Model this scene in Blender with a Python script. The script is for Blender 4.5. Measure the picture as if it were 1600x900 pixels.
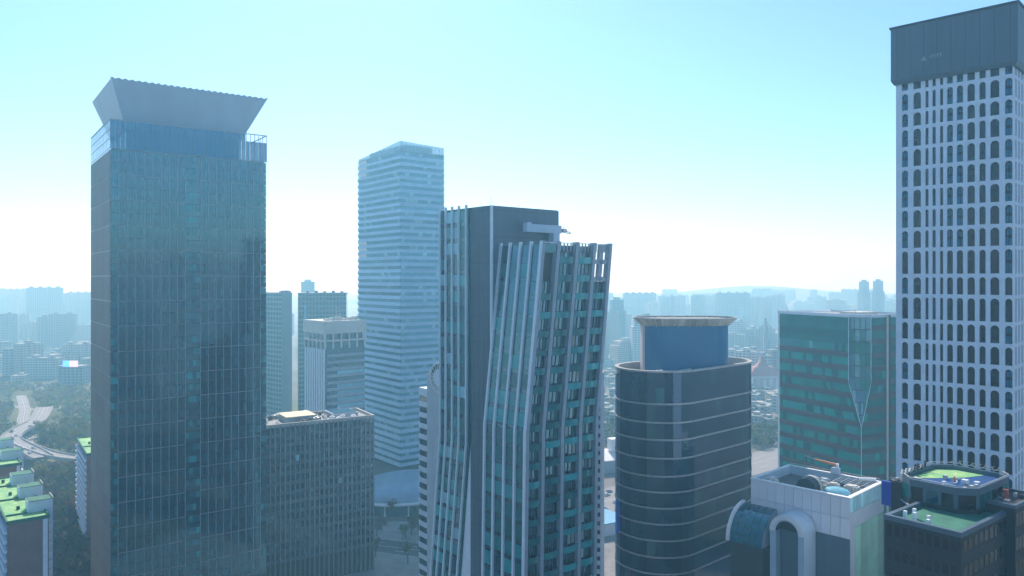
import bpy, bmesh, math, random
from mathutils import Vector, Matrix

for o in list(bpy.data.objects):
    bpy.data.objects.remove(o)
SC = bpy.context.scene
COL = SC.collection
R = math.radians
RND = random.Random(7)

# ------------------------------------------------------------------ camera
FPX, HZ, CAMH = 1200.0, 435.0, 125.0          # focal length in photo pixels, horizon row, camera height (m)
cam = bpy.data.cameras.new('camera')
cam_o = bpy.data.objects.new('camera', cam)
COL.objects.link(cam_o)
cam_o.location = (0, 0, CAMH)
cam_o.rotation_euler = (R(90), 0, 0)
cam.sensor_width = 36
cam.lens = 36 * FPX / 1600
cam.shift_y = -15 / 1600
cam.clip_start = 1
cam.clip_end = 30000
SC.camera = cam_o

# ------------------------------------------------------------------ sky, sun, exposure
SUN_AZ, SUN_EL = -12.0, 42.0                   # degrees from the view axis (+ = right), elevation
world = bpy.data.worlds.new('World')
SC.world = world
world.use_nodes = True
nt = world.node_tree
nt.nodes.clear()
w_out = nt.nodes.new('ShaderNodeOutputWorld')
w_bg = nt.nodes.new('ShaderNodeBackground')
w_sky = nt.nodes.new('ShaderNodeTexSky')
w_sky.sky_type = 'NISHITA'
w_sky.sun_disc = False
w_sky.sun_elevation = R(SUN_EL)
w_sky.sun_rotation = R(SUN_AZ)
w_sky.altitude = 100
w_sky.air_density = 1.0
w_sky.dust_density = 0.4
w_sky.ozone_density = 1.5
w_tint = nt.nodes.new('ShaderNodeMix')
w_tint.data_type = 'RGBA'
w_tint.blend_type = 'MULTIPLY'
w_tint.inputs['Factor'].default_value = 1.0
w_tint.inputs[7].default_value = (0.68, 0.92, 1.10, 1)
nt.links.new(w_sky.outputs[0], w_tint.inputs[6])
nt.links.new(w_tint.outputs[2], w_bg.inputs[0])
w_bg.inputs[1].default_value = 0.122
nt.links.new(w_bg.outputs[0], w_out.inputs[0])

sun = bpy.data.lights.new('sun', 'SUN')
sun.energy = 3.9
sun.angle = R(0.6)
sun.color = (1.0, 0.95, 0.87)
sun_o = bpy.data.objects.new('sun', sun)
COL.objects.link(sun_o)
_sd = Vector((math.sin(R(SUN_AZ)) * math.cos(R(SUN_EL)), math.cos(R(SUN_AZ)) * math.cos(R(SUN_EL)), math.sin(R(SUN_EL))))
sun_o.rotation_euler = (-_sd).to_track_quat('-Z', 'Y').to_euler()

SC.view_settings.view_transform = 'Standard'
SC.view_settings.look = 'None'
SC.view_settings.gamma = 1.0
SC.view_settings.use_curve_mapping = False
SC.view_settings.exposure = 0.5
SC.cycles.use_denoising = True
SC.cycles.max_bounces = 6
SC.cycles.diffuse_bounces = 3
SC.cycles.glossy_bounces = 3
SC.cycles.transmission_bounces = 4
SC.cycles.transparent_max_bounces = 8
SC.cycles.volume_bounces = 1
SC.cycles.sample_clamp_indirect = 6

HAZE_DENSITY = 0.00053
HAZE_COLOR = (0.35, 0.76, 1.0, 1)
HAZE_ANISO = 0.45

# ------------------------------------------------------------------ helpers
def sc_(Y):
    return Y / FPX
def wx(px, Y):
    return (px - 800) * Y / FPX
def wz(py, Y):
    return CAMH - (py - HZ) * Y / FPX
def gpt(px, py, z=0.0):
    """point of the horizontal plane z seen at pixel px, py"""
    Y = (CAMH - z) * FPX / (py - HZ)
    return ((px - 800) * Y / FPX, Y)

def setp(o, label=None, cat=None, group=None, kind=None):
    if label: o['label'] = label
    if cat: o['category'] = cat
    if group: o['group'] = group
    if kind: o['kind'] = kind
    return o

def root(name, label, cat, loc, rz=0.0, group=None):
    o = bpy.data.objects.new(name, None)
    COL.objects.link(o)
    o.location = loc
    o.rotation_euler = (0, 0, rz)
    o.empty_display_size = 2
    return setp(o, label, cat, group)

def link(name, me, parent=None, loc=None):
    o = bpy.data.objects.new(name, me)
    COL.objects.link(o)
    if parent is not None:
        o.parent = parent
    if loc is not None:
        o.location = loc
    return o

def copy_tree(o, parent=None):
    c = o.copy()
    COL.objects.link(c)
    if parent is not None:
        c.parent = parent
    for ch in list(o.children):
        copy_tree(ch, c)
    return c

class MB:
    """collects faces and turns them into one mesh"""
    def __init__(self):
        self.v, self.f, self.m = [], [], []
    def face(self, pts, m=0):
        i = len(self.v)
        self.v += [tuple(p) for p in pts]
        self.f.append(tuple(range(i, i + len(pts))))
        self.m.append(m)
    def hexa(self, b, t, m=0):
        """b, t: four bottom and four top corners, both counter-clockwise from above"""
        i = len(self.v)
        self.v += [tuple(p) for p in b] + [tuple(p) for p in t]
        for q in ((3, 2, 1, 0), (4, 5, 6, 7), (0, 1, 5, 4), (1, 2, 6, 5), (2, 3, 7, 6), (3, 0, 4, 7)):
            self.f.append(tuple(i + k for k in q))
            self.m.append(m)
    def box(self, x0, x1, y0, y1, z0, z1, m=0):
        b = [(x0, y0), (x1, y0), (x1, y1), (x0, y1)]
        self.hexa([(x, y, z0) for x, y in b], [(x, y, z1) for x, y in b], m)
    def fbox(self, F, a0, a1, o0, o1, z0, z1, m=0):
        """box on face F: a along the face, o outwards"""
        if F == 'R':
            self.box(a0, a1, -o1, -o0, z0, z1, m)
        else:
            self.box(-o1, -o0, a0, a1, z0, z1, m)
    def prism(self, poly, z0, z1, m=0, mt=None, cap=True):
        n = len(poly)
        i = len(self.v)
        self.v += [(x, y, z0) for x, y in poly] + [(x, y, z1) for x, y in poly]
        for k in range(n):
            j = (k + 1) % n
            self.f.append((i + k, i + j, i + n + j, i + n + k)); self.m.append(m)
        if cap:
            self.f.append(tuple(i + n + k for k in range(n))); self.m.append(m if mt is None else mt)
            self.f.append(tuple(i + k for k in reversed(range(n)))); self.m.append(m)
    def loft(self, pa, pb, m=0):
        n = len(pa)
        i = len(self.v)
        self.v += [tuple(p) for p in pa] + [tuple(p) for p in pb]
        for k in range(n):
            j = (k + 1) % n
            self.f.append((i + k, i + j, i + n + j, i + n + k)); self.m.append(m)
    def tube(self, p, q, r, n=6, m=0, r2=None):
        p, q = Vector(p), Vector(q)
        d = (q - p).normalized()
        a = d.orthogonal().normalized()
        b = d.cross(a)
        r2 = r if r2 is None else r2
        pa = [p + (a * math.cos(t) + b * math.sin(t)) * r for t in [2 * math.pi * k / n for k in range(n)]]
        pb = [q + (a * math.cos(t) + b * math.sin(t)) * r2 for t in [2 * math.pi * k / n for k in range(n)]]
        self.loft(pa, pb, m)
        self.face(list(reversed(pa)), m)
        self.face(pb, m)
    def mesh(self, name, mats):
        me = bpy.data.meshes.new(name)
        me.from_pydata(self.v, [], self.f)
        for mm in (mats if isinstance(mats, (list, tuple)) else [mats]):
            me.materials.append(mm)
        if any(self.m):
            me.polygons.foreach_set('material_index', self.m)
        me.update()
        return me
    def build(self, name, mats, parent=None, loc=None, kind=None, label=None, smooth=False):
        me = self.mesh(name, mats)
        if smooth:
            me.polygons.foreach_set('use_smooth', [True] * len(me.polygons))
        o = link(name, me, parent, loc)
        if kind: o['kind'] = kind
        if label: o['label'] = label
        return o

def qbox(name, mat, parent, *args):
    m = MB(); m.box(*args)
    return m.build(name, mat, parent)
def qf(name, mat, parent, F, *args):
    m = MB(); m.fbox(F, *args)
    return m.build(name, mat, parent)

def fit(xc, Yc, th, xl=None, xr=None):
    """near corner at pixel column xc and depth Yc, plan turned by th degrees: root location and the lengths of the right and the left face"""
    X = wx(xc, Yc)
    u = (math.cos(R(th)), math.sin(R(th)))
    v = (-math.sin(R(th)), math.cos(R(th)))
    def ln(px, d):
        k = (px - 800) / FPX
        return (k * Yc - X) / (d[0] - k * d[1])
    return (X, Yc, 0.0), (ln(xr, u) if xr else None), (ln(xl, v) if xl else None)

# ------------------------------------------------------------------ materials
def mat(name, col, rough=0.7, ior=1.45, metal=0.0, var=0.18, scale=0.25, objvar=0.0, bump=0.0, stretch=None, col2=None, spec=None):
    m = bpy.data.materials.new(name)
    m.use_nodes = True
    t = m.node_tree
    b = t.nodes['Principled BSDF']
    b.inputs['Roughness'].default_value = rough
    b.inputs['IOR'].default_value = ior
    b.inputs['Metallic'].default_value = metal
    tc = t.nodes.new('ShaderNodeTexCoord')
    mp = t.nodes.new('ShaderNodeMapping')
    t.links.new(tc.outputs['Object'], mp.inputs[0])
    if stretch: mp.inputs['Scale'].default_value = stretch
    nz = t.nodes.new('ShaderNodeTexNoise')
    nz.inputs['Scale'].default_value = scale
    nz.inputs['Detail'].default_value = 6
    nz.inputs['Roughness'].default_value = 0.65
    t.links.new(mp.outputs[0], nz.inputs['Vector'])
    rp = t.nodes.new('ShaderNodeValToRGB')
    e = rp.color_ramp.elements
    c2 = col2 or tuple(min(1, c * (1 + var)) for c in col)
    c1 = col if col2 else tuple(c * (1 - var) for c in col)
    e[0].position, e[1].position = 0.32, 0.68
    e[0].color = (*c1, 1)
    e[1].color = (*c2, 1)
    t.links.new(nz.outputs['Fac'], rp.inputs[0])
    last = rp.outputs[0]
    if objvar:
        oi = t.nodes.new('ShaderNodeObjectInfo')
        ma = t.nodes.new('ShaderNodeMath'); ma.operation = 'MULTIPLY_ADD'
        ma.inputs[1].default_value = 2 * objvar
        ma.inputs[2].default_value = 1 - objvar
        t.links.new(oi.outputs['Random'], ma.inputs[0])
        mx = t.nodes.new('ShaderNodeVectorMath'); mx.operation = 'SCALE'
        t.links.new(last, mx.inputs[0])
        t.links.new(ma.outputs[0], mx.inputs['Scale'])
        last = mx.outputs[0]
    t.links.new(last, b.inputs['Base Color'])
    if bump:
        bp = t.nodes.new('ShaderNodeBump')
        bp.inputs['Strength'].default_value = bump
        bp.inputs['Distance'].default_value = 0.3
        t.links.new(nz.outputs['Fac'], bp.inputs['Height'])
        t.links.new(bp.outputs[0], b.inputs['Normal'])
    return m

def glass(name, col, rough=0.06, ior=1.8, objvar=0.25, var=0.2, scale=0.15, wob=0.0, tint=(0.45, 0.88, 1.0)):
    m = mat(name, col, rough, ior, 0.0, var, scale, objvar)
    m.node_tree.nodes['Principled BSDF'].inputs['Specular Tint'].default_value = (*tint, 1)
    if wob:
        t = m.node_tree
        nz = t.nodes.new('ShaderNodeTexNoise'); nz.inputs['Scale'].default_value = 0.45
        tc = t.nodes.new('ShaderNodeTexCoord')
        t.links.new(tc.outputs['Object'], nz.inputs['Vector'])
        bp = t.nodes.new('ShaderNodeBump'); bp.inputs['Strength'].default_value = wob; bp.inputs['Distance'].default_value = 0.05
        t.links.new(nz.outputs['Fac'], bp.inputs['Height'])
        t.links.new(bp.outputs[0], t.nodes['Principled BSDF'].inputs['Normal'])
    return m

def clear_glass(name, col, alpha, ior=1.6):
    m = mat(name, col, 0.05, ior, var=0.05)
    m.node_tree.nodes['Principled BSDF'].inputs['Alpha'].default_value = alpha
    return m

def far_wall(name, wall, win, fz=3.0, fx=3.6, dens=0.55):
    """wall of a distant block: floors and bays too small to pick apart"""
    m = bpy.data.materials.new(name)
    m.use_nodes = True
    t = m.node_tree
    b = t.nodes['Principled BSDF']
    b.inputs['Roughness'].default_value = 0.7
    tc = t.nodes.new('ShaderNodeTexCoord')
    sx = t.nodes.new('ShaderNodeSeparateXYZ')
    t.links.new(tc.outputs['Object'], sx.inputs[0])
    def mth(op, a, bv=None, c=None):
        n = t.nodes.new('ShaderNodeMath'); n.operation = op
        for i, q in enumerate((a, bv, c)):
            if q is None: continue
            if isinstance(q, (int, float)): n.inputs[i].default_value = q
            else: t.links.new(q, n.inputs[i])
        return n.outputs[0]
    zf = mth('FRACT', mth('DIVIDE', sx.outputs[2], fz))
    xf = mth('FRACT', mth('DIVIDE', mth('ADD', sx.outputs[0], sx.outputs[1]), fx))
    w = mth('MULTIPLY', mth('GREATER_THAN', zf, 1 - dens), mth('GREATER_THAN', xf, 0.3))
    ge = t.nodes.new('ShaderNodeNewGeometry')
    sn = t.nodes.new('ShaderNodeSeparateXYZ')
    t.links.new(ge.outputs['Normal'], sn.inputs[0])
    w = mth('MULTIPLY', w, mth('LESS_THAN', sn.outputs[2], 0.5))
    mx = t.nodes.new('ShaderNodeMix'); mx.data_type = 'RGBA'
    mx.inputs[6].default_value = (*wall, 1)
    mx.inputs[7].default_value = (*win, 1)
    t.links.new(w, mx.inputs['Factor'])
    oi = t.nodes.new('ShaderNodeObjectInfo')
    s = mth('MULTIPLY_ADD', oi.outputs['Random'], 0.5, 0.75)
    vm = t.nodes.new('ShaderNodeVectorMath'); vm.operation = 'SCALE'
    t.links.new(mx.outputs[2], vm.inputs[0]); t.links.new(s, vm.inputs['Scale'])
    t.links.new(vm.outputs[0], b.inputs['Base Color'])
    return m

G_DARK = glass('glass_dark', (0.003, 0.018, 0.034), ior=2.4, wob=0.015, tint=(0.38, 0.82, 1.0))
G_DARK2 = glass('glass_dark_blind', (0.006, 0.048, 0.075), ior=2.3, wob=0.015, tint=(0.38, 0.82, 1.0))
G_TEAL = glass('glass_teal', (0.03, 0.27, 0.29), ior=1.7)
G_TEAL2 = glass('glass_teal_deep', (0.008, 0.13, 0.145), ior=1.7)
G_BLACK = glass('glass_black', (0.006, 0.013, 0.040), ior=1.9, tint=(0.45, 0.68, 1.0))
G_BROWN = glass('glass_brown', (0.014, 0.013, 0.016), ior=1.5, objvar=0.3, tint=(0.8, 0.9, 1.0))
G_GREEN = glass('glass_green', (0.006, 0.30, 0.24), ior=1.5, tint=(0.3, 1.0, 0.85))
G_GREEN2 = glass('glass_green_deep', (0.005, 0.14, 0.12), ior=1.5, tint=(0.3, 1.0, 0.85))
G_BLUE = glass('glass_blue', (0.02, 0.12, 0.22), ior=1.6)
G_DARK3 = glass('glass_dark_teal', (0.008, 0.11, 0.14), ior=2.2, tint=(0.38, 0.85, 1.0))
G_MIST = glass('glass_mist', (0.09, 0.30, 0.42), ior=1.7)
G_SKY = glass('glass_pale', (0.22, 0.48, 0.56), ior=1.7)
C_SCREEN = clear_glass('screen_glass', (0.010, 0.24, 0.44), 0.75)
C_PALE = clear_glass('pale_screen_glass', (0.16, 0.36, 0.44), 0.55)
WHITE = mat('white_paint', (0.80, 0.81, 0.82), 0.6, var=0.06)
STONE = mat('pale_stone', (0.70, 0.78, 0.88), 0.7, var=0.07, scale=0.4)
FIN = mat('fin_aluminium', (0.70, 0.78, 0.86), 0.45, metal=0.05, var=0.06)
PIER = mat('pier_blue_grey', (0.30, 0.36, 0.43), 0.5, var=0.1)
MULL = mat('mullion_bronze', (0.30, 0.32, 0.36), 0.45, metal=0.2, var=0.1)
CROWN = mat('crown_metal', (0.37, 0.45, 0.56), 0.5, metal=0.15, var=0.08, scale=0.12, stretch=(1, 1, 0.15))
GREYWALL = mat('grey_panel', (0.125, 0.13, 0.135), 0.55, var=0.12, scale=0.2, objvar=0.12)
DARKWALL = mat('dark_panel', (0.085, 0.128, 0.170), 0.5, var=0.12, stretch=(1, 1, 0.1), scale=0.4)
DARKER = mat('charcoal', (0.022, 0.027, 0.034), 0.55, var=0.2)
SPAND = mat('spandrel_brown', (0.065, 0.055, 0.055), 0.45, var=0.2, objvar=0.15)
BAND = mat('band_metal', (0.42, 0.42, 0.43), 0.45, metal=0.3, var=0.1)
ROOFC = mat('roof_concrete', (0.34, 0.33, 0.31), 0.9, var=0.35, scale=0.35, bump=0.2)
ROOFD = mat('roof_dark', (0.10, 0.105, 0.11), 0.9, var=0.4, scale=0.5, bump=0.2)
ROOFG = mat('roof_green', (0.10, 0.42, 0.18), 0.8, scale=0.35, col2=(0.42, 0.62, 0.22))
ROOFG2 = mat('roof_green_deep', (0.025, 0.13, 0.09), 0.8, scale=0.4, col2=(0.06, 0.24, 0.15))
CREAM = mat('cream_concrete', (0.58, 0.56, 0.50), 0.75, var=0.1)
TAN = mat('tan_render', (0.52, 0.42, 0.36), 0.8, var=0.12)
BRICKC = mat('brown_render', (0.24, 0.17, 0.15), 0.8, var=0.15)
DRUM = mat('drum_blue', (0.008, 0.13, 0.29), 0.4, var=0.12, scale=0.08)
STEEL = mat('steel', (0.42, 0.43, 0.44), 0.4, metal=0.6, var=0.15)
GONDOLA = mat('gondola_blue_grey', (0.42, 0.55, 0.66), 0.5, var=0.08)
ORANGE = mat('orange_paint', (0.62, 0.22, 0.08), 0.6)
RED = mat('red_paint', (0.48, 0.10, 0.08), 0.6)
SIGNBLUE = mat('sign_blue', (0.04, 0.16, 0.72), 0.5)
COBALT = mat('cobalt_panel', (0.02, 0.06, 0.42), 0.5, var=0.1)
PV = mat('solar_panel', (0.30, 0.49, 0.63), 0.3, ior=1.7, var=0.12, objvar=0.12)
ASPH = mat('asphalt', (0.065, 0.067, 0.07), 0.9, var=0.25, scale=0.6)
ASPHP = mat('asphalt_pale', (0.27, 0.265, 0.26), 0.9, var=0.08, scale=0.3)
CONC = mat('concrete', (0.40, 0.39, 0.37), 0.85, var=0.15)
BARK = mat('bark', (0.07, 0.055, 0.045), 0.9, var=0.3, scale=4)
def leafm(name, col):
    m = mat(name, col, 0.7, scale=0.8, objvar=0.3, var=0.35)
    t = m.node_tree
    b = t.nodes['Principled BSDF']
    src = b.inputs['Base Color'].links[0].from_socket
    tr = t.nodes.new('ShaderNodeBsdfTranslucent')
    t.links.new(src, tr.inputs[0])
    mx = t.nodes.new('ShaderNodeMixShader'); mx.inputs[0].default_value = 0.4
    t.links.new(b.outputs[0], mx.inputs[1]); t.links.new(tr.outputs[0], mx.inputs[2])
    t.links.new(mx.outputs[0], t.nodes['Material Output'].inputs[0])
    return m
LEAF = [leafm('leaf_olive', (0.16, 0.155, 0.040)), leafm('leaf_green', (0.075, 0.115, 0.040)), leafm('leaf_brown', (0.115, 0.090, 0.062))]
LEAD = mat('line_white', (0.75, 0.75, 0.73), 0.7, var=0.1, scale=2)

# ------------------------------------------------------------------ ground
def make_ground():
    m = bpy.data.materials.new('ground')
    m.use_nodes = True
    t = m.node_tree
    b = t.nodes['Principled BSDF']
    b.inputs['Roughness'].default_value = 0.95
    tc = t.nodes.new('ShaderNodeTexCoord')
    n1 = t.nodes.new('ShaderNodeTexNoise'); n1.inputs['Scale'].default_value = 0.006; n1.inputs['Detail'].default_value = 8
    n2 = t.nodes.new('ShaderNodeTexVoronoi'); n2.inputs['Scale'].default_value = 0.05
    t.links.new(tc.outputs['Object'], n1.inputs['Vector']); t.links.new(tc.outputs['Object'], n2.inputs['Vector'])
    r1 = t.nodes.new('ShaderNodeValToRGB')
    e = r1.color_ramp.elements
    e[0].position = 0.38; e[0].color = (0.075, 0.085, 0.040, 1)
    e[1].position = 0.60; e[1].color = (0.17, 0.16, 0.15, 1)
    e2 = r1.color_ramp.elements.new(0.48); e2.color = (0.12, 0.115, 0.075, 1)
    t.links.new(n1.outputs['Fac'], r1.inputs[0])
    r2 = t.nodes.new('ShaderNodeValToRGB')
    r2.color_ramp.elements[0].color = (0.62, 0.62, 0.62, 1); r2.color_ramp.elements[1].color = (1.25, 1.22, 1.2, 1)
    t.links.new(n2.outputs['Color'], r2.inputs[0])
    mx = t.nodes.new('ShaderNodeMix'); mx.data_type = 'RGBA'; mx.blend_type = 'MULTIPLY'; mx.inputs['Factor'].default_value = 1
    t.links.new(r1.outputs[0], mx.inputs[6]); t.links.new(r2.outputs[0], mx.inputs[7])
    t.links.new(mx.outputs[2], b.inputs['Base Color'])
    g = MB()
    g.face([(-6500, -6500, 0), (6500, -6500, 0), (6500, 6500, 0), (-6500, 6500, 0)])
    setp(g.build('ground', m), kind='structure')
make_ground()

def sheet(name, poly, z, mm, kind='structure'):
    g = MB()
    g.face([(x, y, z) for x, y in poly])
    return setp(g.build(name, mm), kind=kind)

LAWN = mat('park_lawn', (0.060, 0.075, 0.028), 0.95, scale=0.02, col2=(0.15, 0.15, 0.055))
PATH = mat('park_path', (0.36, 0.33, 0.28), 0.95)
sheet('park', [(-560, 395), (-215, 395), (-180, 470), (-170, 760), (-560, 860)], 0.01, LAWN)
PLAZA = mat('paving', (0.24, 0.235, 0.225), 0.9, scale=0.15, var=0.25)
sheet('pavement', [(-140, 180), (150, 180), (190, 395), (-175, 395)], 0.012, PLAZA)

def smooth_path(pts, n=8):
    out = []
    P = [pts[0]] + list(pts) + [pts[-1]]
    for i in range(1, len(P) - 2):
        for k in range(n):
            t = k / n
            q = []
            for c in range(2):
                a, b, c1, d = P[i - 1][c], P[i][c], P[i + 1][c], P[i + 2][c]
                q.append(0.5 * ((2 * b) + (-a + c1) * t + (2 * a - 5 * b + 4 * c1 - d) * t * t + (-a + 3 * b - 3 * c1 + d) * t ** 3))
            out.append(tuple(q))
    out.append(tuple(pts[-1]))
    return out

def offs(path, d):
    out = []
    for i, p in enumerate(path):
        a = path[max(0, i - 1)]; b = path[min(len(path) - 1, i + 1)]
        dx, dy = b[0] - a[0], b[1] - a[1]
        l = math.hypot(dx, dy) or 1
        out.append((p[0] - dy / l * d, p[1] + dx / l * d))
    return out

def ribbon(m, path, d0, d1, z0, z1, mi=0):
    A, B = offs(path, d0), offs(path, d1)
    for i in range(len(path) - 1):
        b = [A[i], A[i + 1], B[i + 1], B[i]]
        m.hexa([(x, y, z0) for x, y in b], [(x, y, z1) for x, y in b], mi)

ROADS = []
def road(name, pts, w, z=0.0, pillars=False, pale=True, lines=True, n=8):
    path = smooth_path(pts, n)
    ROADS.append((path, w))
    m = MB()
    ribbon(m, path, -w / 2, w / 2, z - (1.2 if pillars else 0.3), z + 0.05)
    rd = setp(m.build(name, ASPHP if pale else ASPH), kind='structure')
    for s in (-1, 1):
        m = MB()
        a, b = sorted((s * w / 2, s * (w / 2 + 0.5)))
        ribbon(m, path, a, b, z - (1.2 if pillars else 0.3), z + (1.0 if pillars else 0.14))
        m.build('barrier' if pillars else 'kerb', CONC, rd)
    if lines:
        m = MB()
        for s in (-w / 4, 0, w / 4):
            A, B = offs(path, s - 0.12), offs(path, s + 0.12)
            for i in range(len(path) - 1):
                if s and i % 2: continue
                m.face([(*A[i], z + 0.056), (*A[i + 1], z + 0.056), (*B[i + 1], z + 0.056), (*B[i], z + 0.056)])
        m.build('lane_marking', LEAD, rd)
    if pillars:
        for i in range(2, len(path) - 1, 6):
            m = MB()
            m.tube((*path[i], 0), (*path[i], z - 1.2), 1.1, 8)
            m.build('pillar', CONC, rd)
    return rd

Z1 = 7.0
road('elevated_road', [gpt(70, 636, Z1), gpt(63.6, 649, Z1), gpt(56, 658, Z1), gpt(43, 665, Z1), gpt(25, 675, Z1), gpt(17, 683, Z1),
                       gpt(22, 690, Z1), gpt(43, 701, Z1), gpt(66, 714, Z1)], 12, Z1, True)
road('slip_road', [gpt(26, 690, Z1), gpt(48, 699, Z1), gpt(78, 709, Z1), gpt(104, 714, Z1), gpt(135, 717, Z1), gpt(175, 719, Z1)], 9, Z1 - 0.03, True)
road('park_road', [gpt(33, 618), gpt(39, 640), gpt(36, 657), gpt(43, 668), gpt(41, 690), gpt(43, 700)], 8, 0.06)
road('foot_path', [gpt(42, 681), gpt(56, 686), gpt(72, 684), gpt(90, 680)], 5, 0.05, lines=False)
road('foot_path', [gpt(70, 670), gpt(95, 664), gpt(128, 661), gpt(160, 655)], 6, 0.05, lines=False)
road('foot_path', [gpt(-20, 632), gpt(15, 634), gpt(60, 640), gpt(110, 634), gpt(160, 630)], 6, 0.04, lines=False)
road('riverside_road', [(-10, 372), (54, 432), (110, 476), (175, 528), (300, 640), (420, 760)], 34, 0.05, n=10)
road('avenue', [(-300, 330), (-175, 372), (-110, 372), (-40, 352)], 16, 0.07, pale=False)
road('avenue', [(120, 300), (152, 400), (150, 470)], 18, 0.03, pale=False)

# ------------------------------------------------------------------ tall dark glass tower with the flared crown
def tower_flared():
    TH = 36
    Yc = 251
    loc, Lu, Lv = fit(172, Yc, TH, 142, 416.5)
    s = Yc / FPX
    zt = CAMH + 250 * s                       # roof line of the screen
    zf = CAMH + 202 * s                       # top of the curtain wall
    t = root('glass_tower', 'tall dark glass tower with a flared metal crown', 'tower', loc, R(TH))
    qbox('core', DARKER, t, 0.5, Lu - 0.5, 0.5, Lv - 0.5, 0, zf)
    zb = 18.0
    lower = MB()
    lower.fbox('R', 0, Lu, -0.5, 0.0, 0, zb); lower.fbox('L', 0.5, Lv, -0.6, -0.46, 0, zb)
    lower.build('lower_wall', G_DARK, t)
    # bays
    cw, mw = 2.3, 5.0
    bw = (Lu - 2 * cw - mw) / 16
    FL = 4.07
    rows = int((zf - zb) / (2 * FL))
    RHT = (zf - zb) / rows
    rr = random.Random(3)
    def pane(m, x0, x1, z0, z1, mi, tilt=0.002):
        a, b, c, d = (rr.uniform(-tilt, tilt) for _ in range(4))
        m.face([(x0, -a, z0), (x1, -b, z0), (x1, -c, z1), (x0, -d, z1)], mi)
    var = []
    for k in range(10):
        m = MB()
        for fl in range(2):
            z0 = fl * RHT / 2
            h = RHT / 2
            lit = rr.random()
            n = 3
            for c in range(n):
                x0, x1 = bw * c / n + 0.06, bw * (c + 1) / n - 0.02
                mi = rr.choices((0, 1, 2), (0.78, 0.19, 0.03))[0]
                pane(m, x0, x1, z0 + 1.15, z0 + h - 0.04, mi)
                pane(m, x0, x1, z0 + 0.08, z0 + 1.08, 3, 0.002)
        var.append(m.mesh('glass_panel', [G_DARK, G_DARK2, G_DARK3, G_DARK]))
    for r in range(rows):
        for c in range(16):
            x = cw + c * bw + (mw if c >= 8 else 0)
            link('glass_panel', rr.choice(var), t, (x, -0.06, zb + r * RHT))
    # per-floor windows of the corner strips and of the middle bay
    for r in range(rows * 2):
        z0 = zb + r * RHT / 2
        for (x0, x1, n) in ((0.15, cw - 0.1, 2), (cw + 8 * bw + 0.1, cw + 8 * bw + mw - 0.1, 4), (Lu - cw + 0.1, Lu - 0.15, 2)):
            m = MB()
            for c in range(n):
                a, b = x0 + (x1 - x0) * c / n, x0 + (x1 - x0) * (c + 1) / n - 0.05
                pane(m, a, b, z0 + 1.9, z0 + RHT / 2 - 0.1, rr.choice((0, 0, 1, 2)))
            pane(m, x0, x1, z0 + 0.05, z0 + 1.85, 3)
            m.build('window', [G_DARK3, G_TEAL, G_DARK2, G_DARK], t, (0, -0.05, 0))
    for c in range(17):
        for side in ((0,) if c != 8 else (0, 1)):
            x = cw + c * bw + (mw if (c > 8 or side) else 0)
            qf('mullion', MULL, t, 'R', x - 0.10, x + 0.10, -0.1, 0.36, 20, zf + 0.1)
    for r in range(rows + 1):
        z = zb + r * RHT
        for (x0, x1) in ((cw, cw + 8 * bw), (cw + 8 * bw + mw, Lu - cw)):
            qf('transom', MULL, t, 'R', x0, x1, -0.1, 0.22, z - 0.10, z + 0.10)
    # left flank: flat grey panels
    for r in range(-2, rows):
        z0 = zb + r * RHT
        for c in range(3):
            a0, a1 = (0.0, 0.3, 0.68, 1.0)[c] * Lv, (0.0, 0.3, 0.68, 1.0)[c + 1] * Lv
            qf('wall_panel', GREYWALL, t, 'L', a0 + 0.12, a1 - 0.12, -0.4, 0.05, z0 + 0.14, z0 + RHT - 0.14)
    qf('flank_joint', BAND, t, 'L', 0.05, Lv - 0.05, -0.45, -0.1, 1, zf)
    # screen of glass round the roof
    qbox('roof', ROOFC, t, 0.6, Lu - 0.6, 0.6, Lv - 0.6, zf, zf + 0.5)
    n = 34
    sw = Lu / n
    mA = MB(); mA.fbox('R', 0.06, sw - 0.06, -0.1, 0.02, 0, zt - zf - 0.35)
    meA = mA.mesh('screen_panel', C_SCREEN)
    for k in range(n):
        h = link('screen_panel', meA, t, (k * sw, 0, zf + 0.25))
        if k > n * 0.84: h.scale = (1, 1, 0.72)
    for q in range(6):
        qf('screen_panel', C_PALE, t, 'L', Lv * q / 6 + 0.1, Lv * (q + 1) / 6 - 0.1, -0.1, 0.02, zf + 0.2, zt - 0.3)
    for q in (0.03, 0.36, 0.66):
        qf('screen_rail', FIN, t, 'L', 0, Lv, 0.02, 0.12, zf + q * (zt - zf), zf + q * (zt - zf) + 0.25)
    qf('roof_rail', MULL, t, 'R', -0.15, Lu + 0.15, -0.15, 0.15, zt - 0.3, zt)
    qf('roof_rail', MULL, t, 'L', 0.16, Lv, -0.15, 0.15, zt - 0.3, zt)
    qbox('roof_rail', MULL, t, Lu - 0.15, Lu + 0.15, 0.2, Lv, zt - 0.3, zt)
    for k in range(8):
        x = Lu * (0.80 + 0.2 * k / 7)
        qf('rail_post', MULL, t, 'R', x - 0.1, x + 0.1, 0.02, 0.14, zf, zt - 0.31)
    for k in range(6):
        y = Lv * (k + 1) / 6
        qbox('rail_post', MULL, t, Lu - 0.1, Lu + 0.1, y - 0.1, y + 0.1, zf, zt - 0.31)
    # plant floor behind the screen and the crown above it
    i0, i1 = 5.6, 7.5
    qbox('plant_room', G_BLUE, t, i0 + 0.5, Lu - i1 - 0.5, i0 + 0.5, Lv - i1, zf + 0.5, zt - 2)
    ztop = CAMH + 313 * (Yc + 1) / FPX
    b = [(i0, i0), (Lu - i1, i0), (Lu - i1, Lv - i1), (i0, Lv - i1)]
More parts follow.
